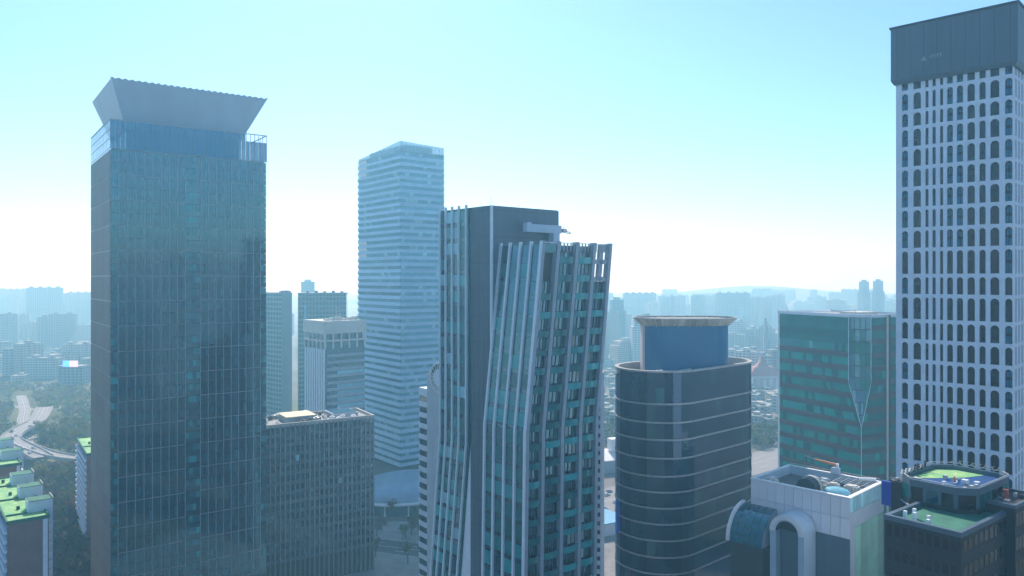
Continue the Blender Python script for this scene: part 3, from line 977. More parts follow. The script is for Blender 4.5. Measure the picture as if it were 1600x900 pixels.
def tower_round():
    c1, c2, r = (48.0, 252.0), (70.2, 272.0), 14.0
    t = root('rounded_tower', 'black glass tower with rounded ends and thin pale bands', 'tower', (c1[0], c1[1], 0))
    L = (0, 0); L2 = (c2[0] - c1[0], c2[1] - c1[1])
    Y0 = 238.0
    zr = wz(580, Y0)
    P = stadium(L, L2, r)
    Pi = stadium(L, L2, r - 0.3)
    Pc = stadium(L, L2, r - 1.0)
    bands = [632, 661, 688, 717, 745, 770, 795, 820, 846, 872, 898]
    zb = [wz(y, Y0) for y in bands]
    m = MB(); m.prism(Pc, 0, zr - 4.2)
    m.build('core', DARKER, t)
    rr = random.Random(9)
    lv = [zr - 0.5] + zb
    for k in range(len(lv)):
        z1 = lv[k] - (0.3 if k else 0); z0 = (lv[k + 1] + 0.3) if k + 1 < len(lv) else 0
        m = MB()
        n = len(P)
        for i in range(n):
            p, q = P[i], P[(i + 1) % n]
            j = [rr.uniform(-.03, .03) for _ in range(4)]
            def sh(pt, d):
                return (pt[0] * (1 + d * 0.02), pt[1] * (1 + d * 0.02))
            sub = 2 if k == 0 else 1
            for h in range(sub):
                za, zc = z0 + (z1 - z0) * h / sub, z0 + (z1 - z0) * (h + 1) / sub
                m.face([(*sh(p, j[0]), za), (*sh(q, j[1]), za), (*sh(q, j[2]), zc), (*sh(p, j[3]), zc)], rr.choices((0, 1, 2), (14, 1.2, 0.12))[0])
        m.build('glass_band', [G_BLACK, G_DARK, G_DARK2], t)
    for z in zb:
        m = MB()
        Po = stadium(L, L2, r + 0.18)
        m.loft([(x, y, z - 0.24) for x, y in Po], [(x, y, z + 0.24) for x, y in Po])
        m.loft([(x, y, z + 0.24) for x, y in Po], [(x, y, z + 0.24) for x, y in Pi])
        m.loft([(x, y, z - 0.24) for x, y in Pi], [(x, y, z - 0.24) for x, y in Po])
        m.build('pale_band', BAND, t)
    m = MB()                                    # roof rim: a hoop with an open well inside
    Po, Pn = stadium(L, L2, r + 0.25), stadium(L, L2, r - 1.1)
    m.loft([(x, y, zr - 0.55) for x, y in Po], [(x, y, zr) for x, y in Po])
    m.loft([(x, y, zr) for x, y in Po], [(x, y, zr) for x, y in Pn])
    m.loft([(x, y, zr) for x, y in Pn], [(x, y, zr - 4.2) for x, y in Pn])
    m.build('roof_rim', CONC, t)
    m = MB(); m.face([(x, y, zr - 4.19) for x, y in Pc])
    m.build('roof_deck', ROOFC, t)
    # blue drum
    dY = 262.0
    xa, xb = wx(1003, dY), wx(1137, dY)
    cx = (xa + xb) / 2 - c1[0]
    hw = (xb - xa) / 2
    zt = wz(508, dY - 6)
    rd = 7.0
    cy = dY - c1[1]
    D = stadium((cx - hw + rd, cy), (cx + hw - rd, cy + 0.5), rd, 12)
    m = MB(); m.prism(D, zr - 4.2, zt)
    dr = m.build('drum', DRUM, t)
    m = MB()
    m.box(cx - hw - 0.25, cx - hw + 1.6, cy - 2.6, cy + 2.6, zr - 4.1, zt + 0.3)  # left stripe of the drum, its pinkish sunlight put into the colour
    m.build('drum_lit_stripe', mat('sunlit_pink', (0.62, 0.56, 0.56), 0.7, var=0.08), dr)
    m = MB(); m.box(cx + hw - 5.2, cx + hw - 3.0, cy - 5.9, cy - 4.5, zr - 4.2, zr - 0.6)
    m.build('hatch', mat('olive_paint', (0.12, 0.13, 0.04), 0.7), dr)
    # flared helideck: sloping net panels between the drum top and the deck edge
    def oval(rad, n=14, k=8):
        a, b = (cx - hw + rd, cy), (cx + hw - rd, cy + 0.5)
        o = [(a[0] + rad * math.cos(math.pi / 2 + math.pi * q / n), a[1] + rad * math.sin(math.pi / 2 + math.pi * q / n)) for q in range(n)]
        o += [(a[0] + (b[0] - a[0]) * q / k, a[1] - rad) for q in range(k)]
        o += [(b[0] + rad * math.cos(-math.pi / 2 + math.pi * q / n), b[1] + rad * math.sin(-math.pi / 2 + math.pi * q / n)) for q in range(n)]
        o += [(b[0] + (a[0] - b[0]) * q / k, b[1] + rad) for q in range(k)]
        return o
    zd = wz(498, dY - 8)
    A, B, A2 = oval(rd + 2.9), oval(rd + 0.15), oval(rd + 2.5)
    hd = MB(); hd.prism(B, zt - 0.2, zd - 0.3); hd.build('helideck', ROOFC, t)
    n = len(A)
    net = mat('deck_net', (0.50, 0.46, 0.38), 0.8, var=0.3, scale=1.5, objvar=0.35)
    for q in range(n):
        p, w = (q, (q + 1) % n)
        L2_ = lambda a, b, f: (a[0] + (b[0] - a[0]) * f, a[1] + (b[1] - a[1]) * f)
        b0, b1 = L2_(B[p], B[w], .08), L2_(B[p], B[w], .92)
        a0, a1 = L2_(A[p], A[w], .08), L2_(A[p], A[w], .92)
        m = MB(); m.face([(*b0, zt - 0.3), (*b1, zt - 0.3), (*a1, zd), (*a0, zd)]); m.build('deck_net_panel', net, t)
        if q % 2 == 0:
            m = MB(); m.tube((*B[p], zt - 0.5), (*A[p], zd - 0.1), 0.14, 5); m.build('bracket', CREAM, t)
    hd = MB()
    hd.loft([(x, y, zd - 0.12) for x, y in A], [(x, y, zd + 0.18) for x, y in A])
    hd.loft([(x, y, zd + 0.18) for x, y in A], [(x, y, zd + 0.18) for x, y in A2])
    hd.loft([(x, y, zd + 0.18) for x, y in A2], [(x, y, zd - 0.12) for x, y in A2])
    hd.build('deck_rim', CREAM, t)
    # roof tanks and pipes in the well
    for k in range(5):
        tx = wx(1011 + k * 5.5, 246) - c1[0]
        m = MB(); m.tube((tx, -6.2 + k * .15, zr - 4.2), (tx, -6.2 + k * .15, zr - 1.0 + k * 0.12), 0.62, 10)
        m.build('roof_tank', FIN, t)
    m = MB()
    m.tube((wx(1052, 246) - c1[0], -5.6, zr - 1.7), (wx(1078, 250) - c1[0], -2.6, zr - 1.1), 0.7, 8)
    m.box(wx(1048, 246) - c1[0] - .8, wx(1048, 246) - c1[0] + 1.2, -6.2, -4.6, zr - 4.2, zr - 1.2)
    m.build('roof_duct', STEEL, t)
    # vertical blue sign low on the left
    sg = MB()
    ang = R(196)
    sx, sy = r * math.cos(ang) + 0.0, r * math.sin(ang)
    sg.box(sx - 0.9, sx + 0.2, sy - 0.7, sy - 0.2, wz(840, 243), wz(789, 243))
    sg.build('sign', SIGNBLUE, t)
tower_round()

# ------------------------------------------------------------------ green office block with the wedge corner
def block_green():
    TH, Yc = 26, 318
    loc, Lu, Lv = fit(1346, Yc, TH, 1218, 1430)
    s = Yc / FPX
    zt = wz(492, Yc)
    t = root('green_office_block', 'green glass office block with dark bands and a wedge-cut corner', 'building', loc, R(TH))
    zA, zB = wz(668, Yc), wz(600, Yc)           # the wedge: point and full width
    ca = fit(1346, Yc, TH, 1326, None)[2]; cb = fit(1346, Yc, TH, None, 1361)[1]
    def cut(z):
        return max(0.0, min(1.0, (z - zA) / (zB - zA)))
    e = 0.35
    def poly(z, i=e):
        k = cut(z)
        return [(i + (0.02 + cb * k), i, z), (Lu, i, z), (Lu, Lv, z), (i, Lv, z), (i, i + 0.02 + ca * k, z)]
    m = MB()
    for za, zc in ((0, zA), (zA, zB), (zB, zt - 1)):
        m.loft(poly(za), poly(zc))
    m.face(poly(zt - 1))
    m.build('core', DARKER, t)
    rr = random.Random(4)
    FH = 21.5 * s
    n = int((zt - 22) / FH)
    for k in range(n):
        z1 = zt - 1.2 - k * FH; z0 = z1 - FH
        zs = z0 + FH * 0.42
        for F, L, c in (('L', Lv, ca), ('R', Lu, cb)):
            P = (lambda a, o, z: (a, -o, z)) if F == 'R' else (lambda a, o, z: (-o, a, z))
            blank = k < 2
            a0s, a0t, a0b = c * cut(zs), c * cut(z1), c * cut(z0)
            sp = MB()
            sp.face([P(a0b, 0.12, z0), P(L, 0.12, z0), P(L, 0.12, zs), P(a0s, 0.12, zs)])
            sp.face([P(a0s, 0.12, zs), P(L, 0.12, zs), P(L, -0.3, zs), P(a0s, -0.3, zs)])
            sp.face([P(a0b, 0.12, z0), P(L, 0.12, z0), P(L, -0.3, z0), P(a0b, -0.3, z0)])
            sp.build('spandrel_band', (G_GREEN2 if blank else SPAND) if F == 'L' else SPAND, t)
            g = 22 if F == 'L' else 12
            gl = MB()
            tone = rr.random()
            for q in range(g):
                b0 = max(a0s, 0) + (L - a0s) * q / g; b1 = a0s + (L - a0s) * (q + 1) / g - 0.1
                t0 = a0t + (L - a0t) * q / g; t1 = a0t + (L - a0t) * (q + 1) / g - 0.1
                mi = rr.choices((0, 1, 2, 3), (10, 2.5, .4, 0.8 if k == 2 else 0.05))[0]
                if blank: mi = 1
                if k == 2 and q > g - 7 and F == 'L': mi = 2
                j = rr.uniform(-.02, .02)
                gl.face([P(b0, 0.0 + j, zs), P(b1, 0.0, zs), P(t1, 0.0 - j, z1), P(t0, 0.0, z1)], mi)
            gl.build('window_band', [G_GREEN, G_GREEN2, G_TEAL, G_SKY] if F == 'L' else [G_GREEN2, G_GREEN2, G_GREEN, G_TEAL], t)
            if F == 'L' and k >= 2:
                qf('band_rail', BRICKC, t, F, c + 0.3, L, 0.12, 0.2, zs - 0.5, zs - 0.35)
    # faceted wedge
    def wp(z, i=0.0):
        k = cut(z)
        return Vector((cb * k + 0.02, -i, z)), Vector((-i, ca * k + 0.02, z))
    nw = 9
    zz = [zA + 0.05 + (zt - 1.2 - zA) * q / nw for q in range(nw + 1)]
    for q in range(nw):
        m = MB()
        for h in range(4):
            r0, l0 = wp(zz[q]); r1, l1 = wp(zz[q + 1] - 0.35)
            f0, f1 = h / 4, (h + 1) / 4 - 0.03
            m.face([r0.lerp(l0, f0), r0.lerp(l0, f1), r1.lerp(l1, f1), r1.lerp(l1, f0)], rr.choice((0, 0, 1, 2)))
        m.build('wedge_pane', [G_GREEN2, G_BLUE if q < 3 else G_TEAL2, G_DARK2], t)
    for w in (0, 1):
        m = MB()
        pr = [wp(zA)[w], wp(zB)[w], wp(zt - 1.2)[w]]
        for p, q in zip(pr, pr[1:]):
            m.tube(p, q, 0.16, 5)
        m.build('wedge_edge', FIN, t)
    m = MB(); m.tube((-0.05, -0.05, 0), (-0.05, -0.05, zA), 0.16, 5); m.build('corner_edge', FIN, t)
    # ends, parapet, roof
    qf('end_strip', WHITE, t, 'L', Lv - 0.2, Lv + 0.7, -0.5, 0.3, 0, zt + 0.2)
    xs = fit(1346, Yc, TH, None, 1385)[1]
    qf('flank_strip', CREAM, t, 'R', xs - 0.4, xs + 0.6, 0.13, 0.6, 0, zt - 0.4)  # lit strip on the right face: the light is painted in as cream
    qf('flank_strip', DARKER, t, 'R', xs + 0.62, xs + 2.2, 0.13, 0.35, 0, zt - 0.4)
    m = MB(); m.face(poly(zt - 0.95, 0.6)); m.build('roof', ROOFC, t)
    pr = [p for p in poly(zt, -0.1)]
    po = [(x, y, zt - 1.3) for x, y, _ in pr]
    pi = [(x, y, zt) for x, y, _ in poly(zt, 0.9)]
    pib = [(x, y, zt - 0.95) for x, y, _ in poly(zt, 0.9)]
    m = MB(); m.loft(po, pr); m.loft(pr, pi); m.loft(pi, pib); m.build('parapet', FIN, t)
    for (a, b, h) in ((6, 8, 2.0), (12, 14, 1.6), (18, 8, 1.2)):
        m = MB(); m.tube((a, b, zt - 1), (a, b, zt + h), 0.12); m.build('antenna', STEEL, t)
    qbox('roof_hut', CREAM, t, 8, 20, 8, 18, zt - 0.9, zt + 0.6)
    for k in range(14):
        m = MB(); m.tube((1.2, ca + 1 + (Lv - ca - 1.5) * k / 13, zt), (1.2, ca + 1 + (Lv - ca - 1.5) * k / 13, zt + 0.8), 0.07); m.build('rail_post', STEEL, t)
block_green()

# ------------------------------------------------------------------ white panelled block with a sunken roof, and its glass vaults
def block_white():
    TH, Yc = 44, 204
    loc, Lu, Lv = fit(1328, Yc, TH, 1173, 1381)
    s = Yc / FPX
    zt = wz(778, Yc)
    t = root('white_panel_block', 'low white panelled block with machinery in its sunken roof', 'building', loc, R(TH))
    W = 1.1
    depth = 2.6
    qbox('core', PIER, t, 0.25, Lu - 0.05, 0.25, Lv - 0.05, 0, zt - depth)
    pv = mat('white_panel', (0.80, 0.80, 0.86), 0.5, var=0.05, objvar=0.04)
    ph = 5.4
    nc = 11
    mm = MB(); mm.fbox('L', 0.05, Lv / nc - 0.05, -0.24, 0.0, 0.05, ph - 0.05)
    me = mm.mesh('wall_panel', pv)
    for r_ in range(2):
        for c in range(nc):
            link('wall_panel', me, t, (0, c * Lv / nc, zt - 0.3 - (r_ + 1) * ph))
    qf('lower_wall', DARKWALL, t, 'L', 0.02, Lv - 0.02, -0.3, -0.02, 0, zt - 0.35 - 2 * ph)
    # right flank: glazed strip, grey wall, green glass
    nq = 10
    for c in range(nq):
        qf('clerestory_pane', G_SKY, t, 'R', Lu * c / nq + 0.08, Lu * (c + 1) / nq - 0.08, -0.24, -0.05, zt - 4.2, zt - 0.4)
    qf('flank_wall', PIER, t, 'R', 0.05, Lu, -0.24, -0.02, zt - 8.5, zt - 4.3)
    qf('flank_edge', PIER, t, 'R', 0.05, 3.4, -0.24, -0.04, 0, zt - 8.55)
    for c in range(5):
        qf('flank_pane', mat_mint, t, 'R', 3.5 + (Lu - 3.5) * c / 5, 3.5 + (Lu - 3.5) * (c + 1) / 5 - 0.12, -0.24, -0.06, 20, zt - 8.6)
    # parapet hoop and sunken deck
    m = MB()
    o = [(-0.05, -0.05), (Lu + .05, -0.05), (Lu + .05, Lv + .05), (-0.05, Lv + .05)]
    i_ = [(W, W), (Lu - W, W), (Lu - W, Lv - W), (W, Lv - W)]
    m.loft([(x, y, zt - 0.3) for x, y in o], [(x, y, zt) for x, y in o])
    m.loft([(x, y, zt) for x, y in o], [(x, y, zt) for x, y in i_])
    m.build('coping', WHITE, t)
    m = MB(); m.loft([(x, y, zt - 0.001) for x, y in i_], [(x, y, zt - depth) for x, y in i_]); m.build('inner_wall', GONDOLA, t)
    m = MB(); m.face([(x, y, zt - depth + 0.01) for x, y in i_]); m.build('roof_deck', ROOFD, t)
    # machinery
    rr = random.Random(8)
    zd = zt - depth + 0.02
    m = MB()                                    # half-round dark fan housing
    n = 12
    for (cx, cy, r, ln, nm, mm_) in ((9.5, 14.5, 2.9, 4.5, 'fan_housing', DARKER), (8.8, 14.5, 3.2, 0.8, 'housing_hoop', CREAM)):
        m = MB()
        pa = [(cx - ln, cy + r * math.cos(math.pi * k / n), zd + 1.2 + r * math.sin(math.pi * k / n)) for k in range(n + 1)] + [(cx - ln, cy - r, zd), (cx - ln, cy + r, zd)]
        pb = [(cx, p[1], p[2]) for p in pa]
        m.loft(pa, pb); m.face(list(reversed(pa))); m.face(pb)
        m.build(nm, mm_, t)
    m = MB()                                    # pale skylight dome
    n, kk = 20, 5
    def rg(k, cx=4.3, cy=5.2):
        ph_ = math.pi / 2 * k / kk
        return [(cx + 2.6 * math.cos(ph_) * math.cos(2 * math.pi * q / n), cy + 3.6 * math.cos(ph_) * math.sin(2 * math.pi * q / n), zd + 2.2 + 1.5 * math.sin(ph_)) for q in range(n)]
    for k in range(kk): m.loft(rg(k), rg(k + 1))
    m.build('skylight', G_SKY, t, smooth=True)
    m = MB(); m.prism([(p[0], p[1]) for p in rg(0)], zd, zd + 2.2); m.build('skylight_kerb', G_BLUE, t)
    for k in range(26):
        x, y = rr.uniform(2.5, Lu - 3), rr.uniform(2.5, Lv - 3)
        if (x < 11 and y < 18.5) or y < 11: x = rr.uniform(11.5, Lu - 9.5) if y < 18 else x
        w, l, h = rr.uniform(.7, 1.6), rr.uniform(.7, 1.8), rr.uniform(.8, 2.6)
        m = MB(); m.box(x - w, x + w, y - l, y + l, zd, zd + h); m.box(x - w * .7, x + w * .7, y - l * .7, y + l * .7, zd + h + .001, zd + h + .3)
        m.build('air_unit', rr.choice((STEEL, GONDOLA, CREAM)), t)
    for k in range(10):
        y = 1.8 + k * 1.0
        m = MB(); m.tube((Lu - 2, y, zd + 2.4), (Lu - 9, y, zd + 2.4), 0.12, 5); m.build('pipe', CREAM if k % 2 else STEEL, t)
    for k in range(4):
        y = 2 + k * 2.6
        m = MB(); m.box(Lu - 8.5, Lu - 8.2, y, y + .3, zd, zd + 2.3); m.box(Lu - 3, Lu - 2.7, y, y + .3, zd, zd + 2.3); m.build('pipe_stand', STEEL, t)
    m = MB(); m.tube((Lu - 1.6, 1.5, zt + 0.5), (Lu - 3.0, 5.8, zt + 0.2), 0.55, 10); m.build('exhaust_duct', WHITE, t)
    for k in range(14):
        m = MB(); m.tube((Lu - 0.5, 1 + k * (Lv - 2) / 13, zt), (Lu - 0.5, 1 + k * (Lv - 2) / 13, zt + 0.7), 0.06, 5); m.build('rail_post', STEEL, t)
    m = MB(); m.tube((Lu - 0.5, 1, zt + 0.7), (Lu - 0.5, Lv - 1, zt + 0.7), 0.07, 5); m.build('rail', CREAM, t)
    # roof crane at the back edge
    g = root('roof_crane', 'small crane with an orange arm on the white block roof edge', 'crane', loc, R(TH))
    cx, cy = Lu - 0.9, 13.5
    qbox('carriage', GONDOLA, g, cx - 0.9, cx + 0.9, cy - 1.1, cy + 1.1, zt + 0.01, zt + 1.7)
    m = MB(); m.tube((cx, cy - 0.5, zt + 1.7), (cx, cy - 0.5, zt + 3.0), 0.5, 10); m.build('mast', WHITE, g)
    m = MB(); m.hexa([(cx - .35, cy - .2, zt + 2.2), (cx + .35, cy - .2, zt + 2.2), (cx + .25, cy + 6.2, zt + 3.0), (cx - .25, cy + 6.2, zt + 3.0)],
                     [(cx - .35, cy - .2, zt + 3.0), (cx + .35, cy - .2, zt + 3.0), (cx + .25, cy + 6.2, zt + 3.4), (cx - .25, cy + 6.2, zt + 3.4)])
    m.build('arm', ORANGE, g)
    m = MB(); m.tube((cx, cy + 6, zt + 3.2), (cx, cy + 9.5, zt + 3.9), 0.12, 5); m.tube((cx, cy + 9.5, zt + 3.9), (cx, cy + 9.5, zt + 1.2), 0.06, 5); m.build('jib', STEEL, g)
    return t, loc, TH, Lu, Lv, zt
mat_mint = glass('glass_mint', (0.16, 0.36, 0.28), ior=1.5)
_wb = block_white()

def vaults():
    t0, loc, TH, Lu, Lv, zt = _wb
    # long blue glass vault in front of the white wall
    t = root('glass_vault', 'blue glass barrel vault against the white panelled wall', 'vault', loc, R(TH))
    ztop = zt - 7.4
    r = 9.0
    n = 14
    ya, yb = Lv - 8.4, Lv + 1.5
    cx = -0.3
    def arc(rad, y, n=n):
        return [(cx - rad * math.sin(math.pi / 2 * k / n), y, ztop - r + rad * math.cos(math.pi / 2 * k / n)) for k in range(n + 1)]
    A, B = arc(r, ya), arc(r, yb)
    for k in range(n):
        for q in range(5):
            f0, f1 = q / 5, (q + 1) / 5
            def lp(p, w, f): return tuple(Vector(p).lerp(Vector(w), f))
            m = MB()
            m.face([lp(A[k], B[k], f0 + .01), lp(A[k], B[k], f1 - .01), lp(A[k + 1], B[k + 1], f1 - .01), lp(A[k + 1], B[k + 1], f0 + .01)])
            m.build('vault_pane', G_DARK2 if k < 6 else (G_BLUE if (k + q) % 2 else G_TEAL2), t)
    for y in (yb,):
        m = MB()
        I, O = arc(r - 0.1, y), arc(r + 0.6, y)
        for k in range(n):
            m.hexa([(O[k][0], y, O[k][2]), (I[k][0], y, I[k][2]), (I[k][0], y + .9, I[k][2]), (O[k][0], y + .9, O[k][2])],
                   [(O[k + 1][0], y, O[k + 1][2]), (I[k + 1][0], y, I[k + 1][2]), (I[k + 1][0], y + .9, I[k + 1][2]), (O[k + 1][0], y + .9, O[k + 1][2])])
        m.build('gable_rim', WHITE, t)
    qbox('vault_core', DARKER, t, cx - r + 0.6, cx, ya, yb, 0, ztop - r)
    m = MB(); pl = arc(r - 0.2, ya + .05)
    m.face(pl + [(cx, ya + .05, ztop - r)]); m.build('gable_wall', PIER, t)
    # white porthole arch
    a = root('porthole_arch', 'white round arch with a dark opening in front of the white wall', 'arch', loc, R(TH))
    cy = Lv * 0.49
    R1, R2 = 4.9, 3.2
    rz = zt - 6.2 - R1
    n = 24
    x0, x1 = -7.5, -0.3
    def ring(rad, x):
        return [(x, cy + rad * math.cos(math.pi * k / n), rz + rad * math.sin(math.pi * k / n)) for k in range(n + 1)]
    def strip(p, q):
        m = MB()
        for k in range(n): m.face([p[k], p[k + 1], q[k + 1], q[k]])
        return m
    strip(ring(R1, x0), ring(R1, x1)).build('arch_shell', GONDOLA, a, smooth=True)
    strip(ring(R1, x0), ring(R2 + .5, x0 - .25)).build('arch_rim', WHITE, a)
    strip(ring(R2 + .5, x0 - .25), ring(R2, x0 + .2)).build('arch_bevel', FIN, a)
    strip(ring(R2, x0 + .2), ring(R2, x0 + 3)).build('arch_reveal', DARKER, a)
    m = MB(); m.face(ring(R2, x0 + 2.9)); m.build('arch_glass', G_BROWN, a)
    m = MB(); m.box(x0 + .25, x1, cy - R1 + .02, cy - R2, 0, rz); m.box(x0 + .25, x1, cy + R2, cy + R1 - .02, 0, rz); m.build('arch_leg', GONDOLA, a)
    m = MB(); m.box(x0 + 3.0, x1, cy - R2, cy + R2, 0, rz - 0.01); m.build('arch_wall', DARKWALL, a)
vaults()

# ------------------------------------------------------------------ dark faceted block with a pool-blue roof (bottom right)
def block_faceted():
    Y = 138.0
    t = root('faceted_block', 'dark faceted block with a blue and green roof well', 'building', (wx(1490, Y), Y, 0), R(38))
    L = lambda px, py, Yd: None
    zt = wz(752, 134)
    # plan in local coordinates: chamfered rectangle, long side running back to the right
    a, b, c = 8.6, 6.4, 2.6
    pl = [(-a + c, -b), (a - c * .6, -b), (a, -b + c * .6), (a, b - c), (a - c, b), (-a + c, b), (-a, b - c), (-a, -b + c)]
    def sc(k): return [(x * (1 - k / a), y * (1 - k / b)) for x, y in pl]
    m = MB(); m.prism(pl, 0, zt - 3.5); m.build('wall', DARKER, t)
    n = len(pl)
    rr = random.Random(2)
    for i in range(n):
        p, q = Vector((*pl[i], 0)), Vector((*pl[(i + 1) % n], 0))
        d = (q - p); ln = d.length; d.normalize()
        o = Vector((d.y, -d.x, 0))
        cnt = max(1, int(ln / 2.2))
        for f in range(7):
            zc = zt - 1.2 - f * 4.0
            for k in range(cnt):
                f0, f1 = (k + .12) / cnt, (k + .88) / cnt
                pa, pb = p.lerp(q, f0) + o * .06, p.lerp(q, f1) + o * .06
                m = MB(); m.face([pa + Vector((0, 0, zc - 2.4)), pb + Vector((0, 0, zc - 2.4)), pb + Vector((0, 0, zc)), pa + Vector((0, 0, zc))])
                m.build('window', rr.choices((G_BROWN, G_DARK2, G_GREEN2), (5, 3, 2))[0], t)
            pa, pb = p.lerp(q, .02) + o * .02, p.lerp(q, .98) + o * .02
            m = MB(); m.hexa([pa + Vector((0, 0, zc - 3.6)), pa + o * .2 + Vector((0, 0, zc - 3.6)), pb + o * .2 + Vector((0, 0, zc - 3.6)), pb + Vector((0, 0, zc - 3.6))],
                             [pa + Vector((0, 0, zc - 3.35)), pa + o * .2 + Vector((0, 0, zc - 3.35)), pb + o * .2 + Vector((0, 0, zc - 3.35)), pb + Vector((0, 0, zc - 3.35))])
            m.build('ledge', CREAM if i in (7, 6) else PIER, t)
    m = MB()
    so, si = pl, sc(0.55)
    m.loft([(x, y, zt - 3.5) for x, y in so], [(x, y, zt) for x, y in so])
    m.loft([(x, y, zt) for x, y in so], [(x, y, zt) for x, y in si])
    m.loft([(x, y, zt) for x, y in si], [(x, y, zt - .8) for x, y in si])
    m.build('parapet', DARKWALL, t)
    m = MB()
    for k in range(n): m.tube((*so[k], zt + .35), (*so[(k + 1) % n], zt + .35), 0.07, 5)
    m.build('roof_rail', CREAM, t)
    m = MB(); m.face([(x, y, zt - .79) for x, y in si]); m.build('roof_well', mat('well_blue', (0.012, 0.075, 0.24), 0.5, var=0.15), t)
    m = MB()
    gp = [(7.9, -2.2), (7.9, 3.1), (5.5, 5.7), (-5.0, 5.7), (-1.2, 2.4), (3.2, -0.6)]
    m.face([(x, y, zt - .77) for x, y in gp]); m.build('green_court', ROOFG, t)
    m = MB()
    for k in range(18):
        th0, th1 = 2 * math.pi * k / 18, 2 * math.pi * (k + 1) / 18
        m.face([(4.2 + 1.9 * math.cos(th0), 2.8 + 1.5 * math.sin(th0), zt - .755), (4.2 + 1.9 * math.cos(th1), 2.8 + 1.5 * math.sin(th1), zt - .755),
                (4.2 + 1.65 * math.cos(th1), 2.8 + 1.25 * math.sin(th1), zt - .755), (4.2 + 1.65 * math.cos(th0), 2.8 + 1.25 * math.sin(th0), zt - .755)])
    m.build('court_ring', mat('court_line', (0.55, 0.66, 0.30), 0.8), t)
    for k in range(7):
        m = MB(); x = -7.0 + k * 1.5; m.tube((x, 5.9, zt), (x + .8, 6.1, zt + rr.uniform(.5, 1.0)), 0.22, 6); m.build('roof_unit', rr.choice((STEEL, CREAM, DARKER)), t)
    for k in range(8):
        m = MB(); y = -4.5 + k * 1.1; m.tube((a + .3, y, zt - .1), (a + .3, y + .5, zt + .9), 0.07, 5); m.tube((a + .3, y, zt + .9), (a + .3, y + 1.1, zt + .2), 0.06, 5); m.build('roof_truss', CREAM, t)
    m = MB(); m.tube((-1.2, -.6, zt - 1.7), (-1.2, -.6, zt + .1), .18, 6); m.build('lamp_post', ORANGE, t)
    for k in range(16):
        x, y = rr.uniform(-7, 1), rr.uniform(-4.6, 4.6)
        if x + y > 1: continue
        m = MB(); w_ = rr.uniform(.2, .5); m.box(x - w_, x + w_, y - w_, y + w_, zt - .78, zt - .78 + rr.uniform(.3, .9)); m.build('roof_unit', rr.choice((STEEL, CREAM, WHITE)), t)
    m = MB()
    for k in range(9): m.tube((-6.8 + k * .9, -1.0 + .5 * math.sin(k), zt - .6), (-5.9 + k * .9, -1.0 + .5 * math.sin(k + 1), zt - .6), .09, 5)
    m.build('roof_pipe', WHITE, t)
    # lower right annex
    u = root('annex_block', 'dark flat-roofed annex right of the faceted block', 'building', (wx(1548, 134), 134, 0), R(38))
    za = wz(772, 134)
    qbox('wall', DARKER, u, -4.2, 7.0, -5.2, 7.0, 0, za - .6)
    m = MB(); o_ = [(-4.3, -5.3), (7.1, -5.3), (7.1, 7.1), (-4.3, 7.1)]; i_ = [(-3.8, -4.8), (6.6, -4.8), (6.6, 6.6), (-3.8, 6.6)]
    m.loft([(x, y, za - .6) for x, y in o_], [(x, y, za) for x, y in o_]); m.loft([(x, y, za) for x, y in o_], [(x, y, za) for x, y in i_]); m.loft([(x, y, za) for x, y in i_], [(x, y, za - .58) for x, y in i_])
    m.build('parapet', DARKWALL, u)
    m = MB(); m.face([(x, y, za - .57) for x, y in i_]); m.build('roof', mat('roof_umber', (0.16, 0.11, 0.10), .9, var=.4, scale=.8), u)
    m = MB(); m.tube((2, 1, za - .4), (4.4, 3.4, za + .5), .35, 6); m.build('roof_duct', WHITE, u)
    m = MB(); m.tube((4.8, 3.4, za - .5), (4.8, 3.4, za + 1.1), .18, 6); m.build('vent_pipe', WHITE, u)
    m = MB(); m.box(0.2, .9, -2.5, -1.8, za - .56, za + 1.2); m.build('roof_cabinet', RED, u)
    for k in range(14):
        x, y, w_ = rr.uniform(-3, 6), rr.uniform(-4, 6), rr.uniform(.2, .6)
        m = MB(); m.box(x - w_, x + w_, y - w_ * .7, y + w_ * .7, za - .56, za - .5 + rr.uniform(.2, .8)); m.build('roof_unit', rr.choice((STEEL, CREAM, DARKER)), u)
    for f in range(5):
        for k in range(8):
            m = MB(); m.face([(-3.9 + k * 1.35, -5.25, za - 3.6 - f * 4), (-2.9 + k * 1.35, -5.25, za - 3.6 - f * 4), (-2.9 + k * 1.35, -5.25, za - 1.4 - f * 4), (-3.9 + k * 1.35, -5.25, za - 1.4 - f * 4)])
            m.build('window', G_BROWN, u)
    # stair block on the left
    w = root('stair_block', 'dark windowless stair block left of the faceted block', 'building', (wx(1424, 140), 140, 0), R(38))
    zs = wz(756, 138)
    qbox('wall', DARKER, w, -2.2, 2.6, -2.2, 2.6, 0, zs - .3)
    qbox('roof', ROOFD, w, -2.4, 2.8, -2.4, 2.8, zs - .299, zs)
    qbox('blue_screen', COBALT, w, -1.8, -1.2, 2.605, 4.6, zs - 5.0, zs - .6)
    for k in range(7):
        qbox('roof_unit', (STEEL, CREAM, DARKER)[k % 3], w, -2.2 + (k % 2) * 2.6, -1.0 + (k % 2) * 2.6, -2.0 + k * .6, -1.6 + k * .6, zs + .002, zs + .5 + .2 * (k % 3))
    m = MB(); m.tube((-2.3, -2.3, zs + .5), (-2.3, 2.7, zs + .5), .06, 5); m.build('roof_rail', CREAM, w)
    # podium with green terraces
    p = root('podium', 'dark podium with green terraces below the faceted block', 'building', (wx(1470, 128), 128, 0), R(38))
    zp = wz(812, 124)
    x0, x1, y0, y1 = -8.5, 24.0, -6.5, 5.2
    pm = MB(); pm.box(x0, x1, y0, y1, 0, zp - .8); pm.build('wall', DARKER, p)
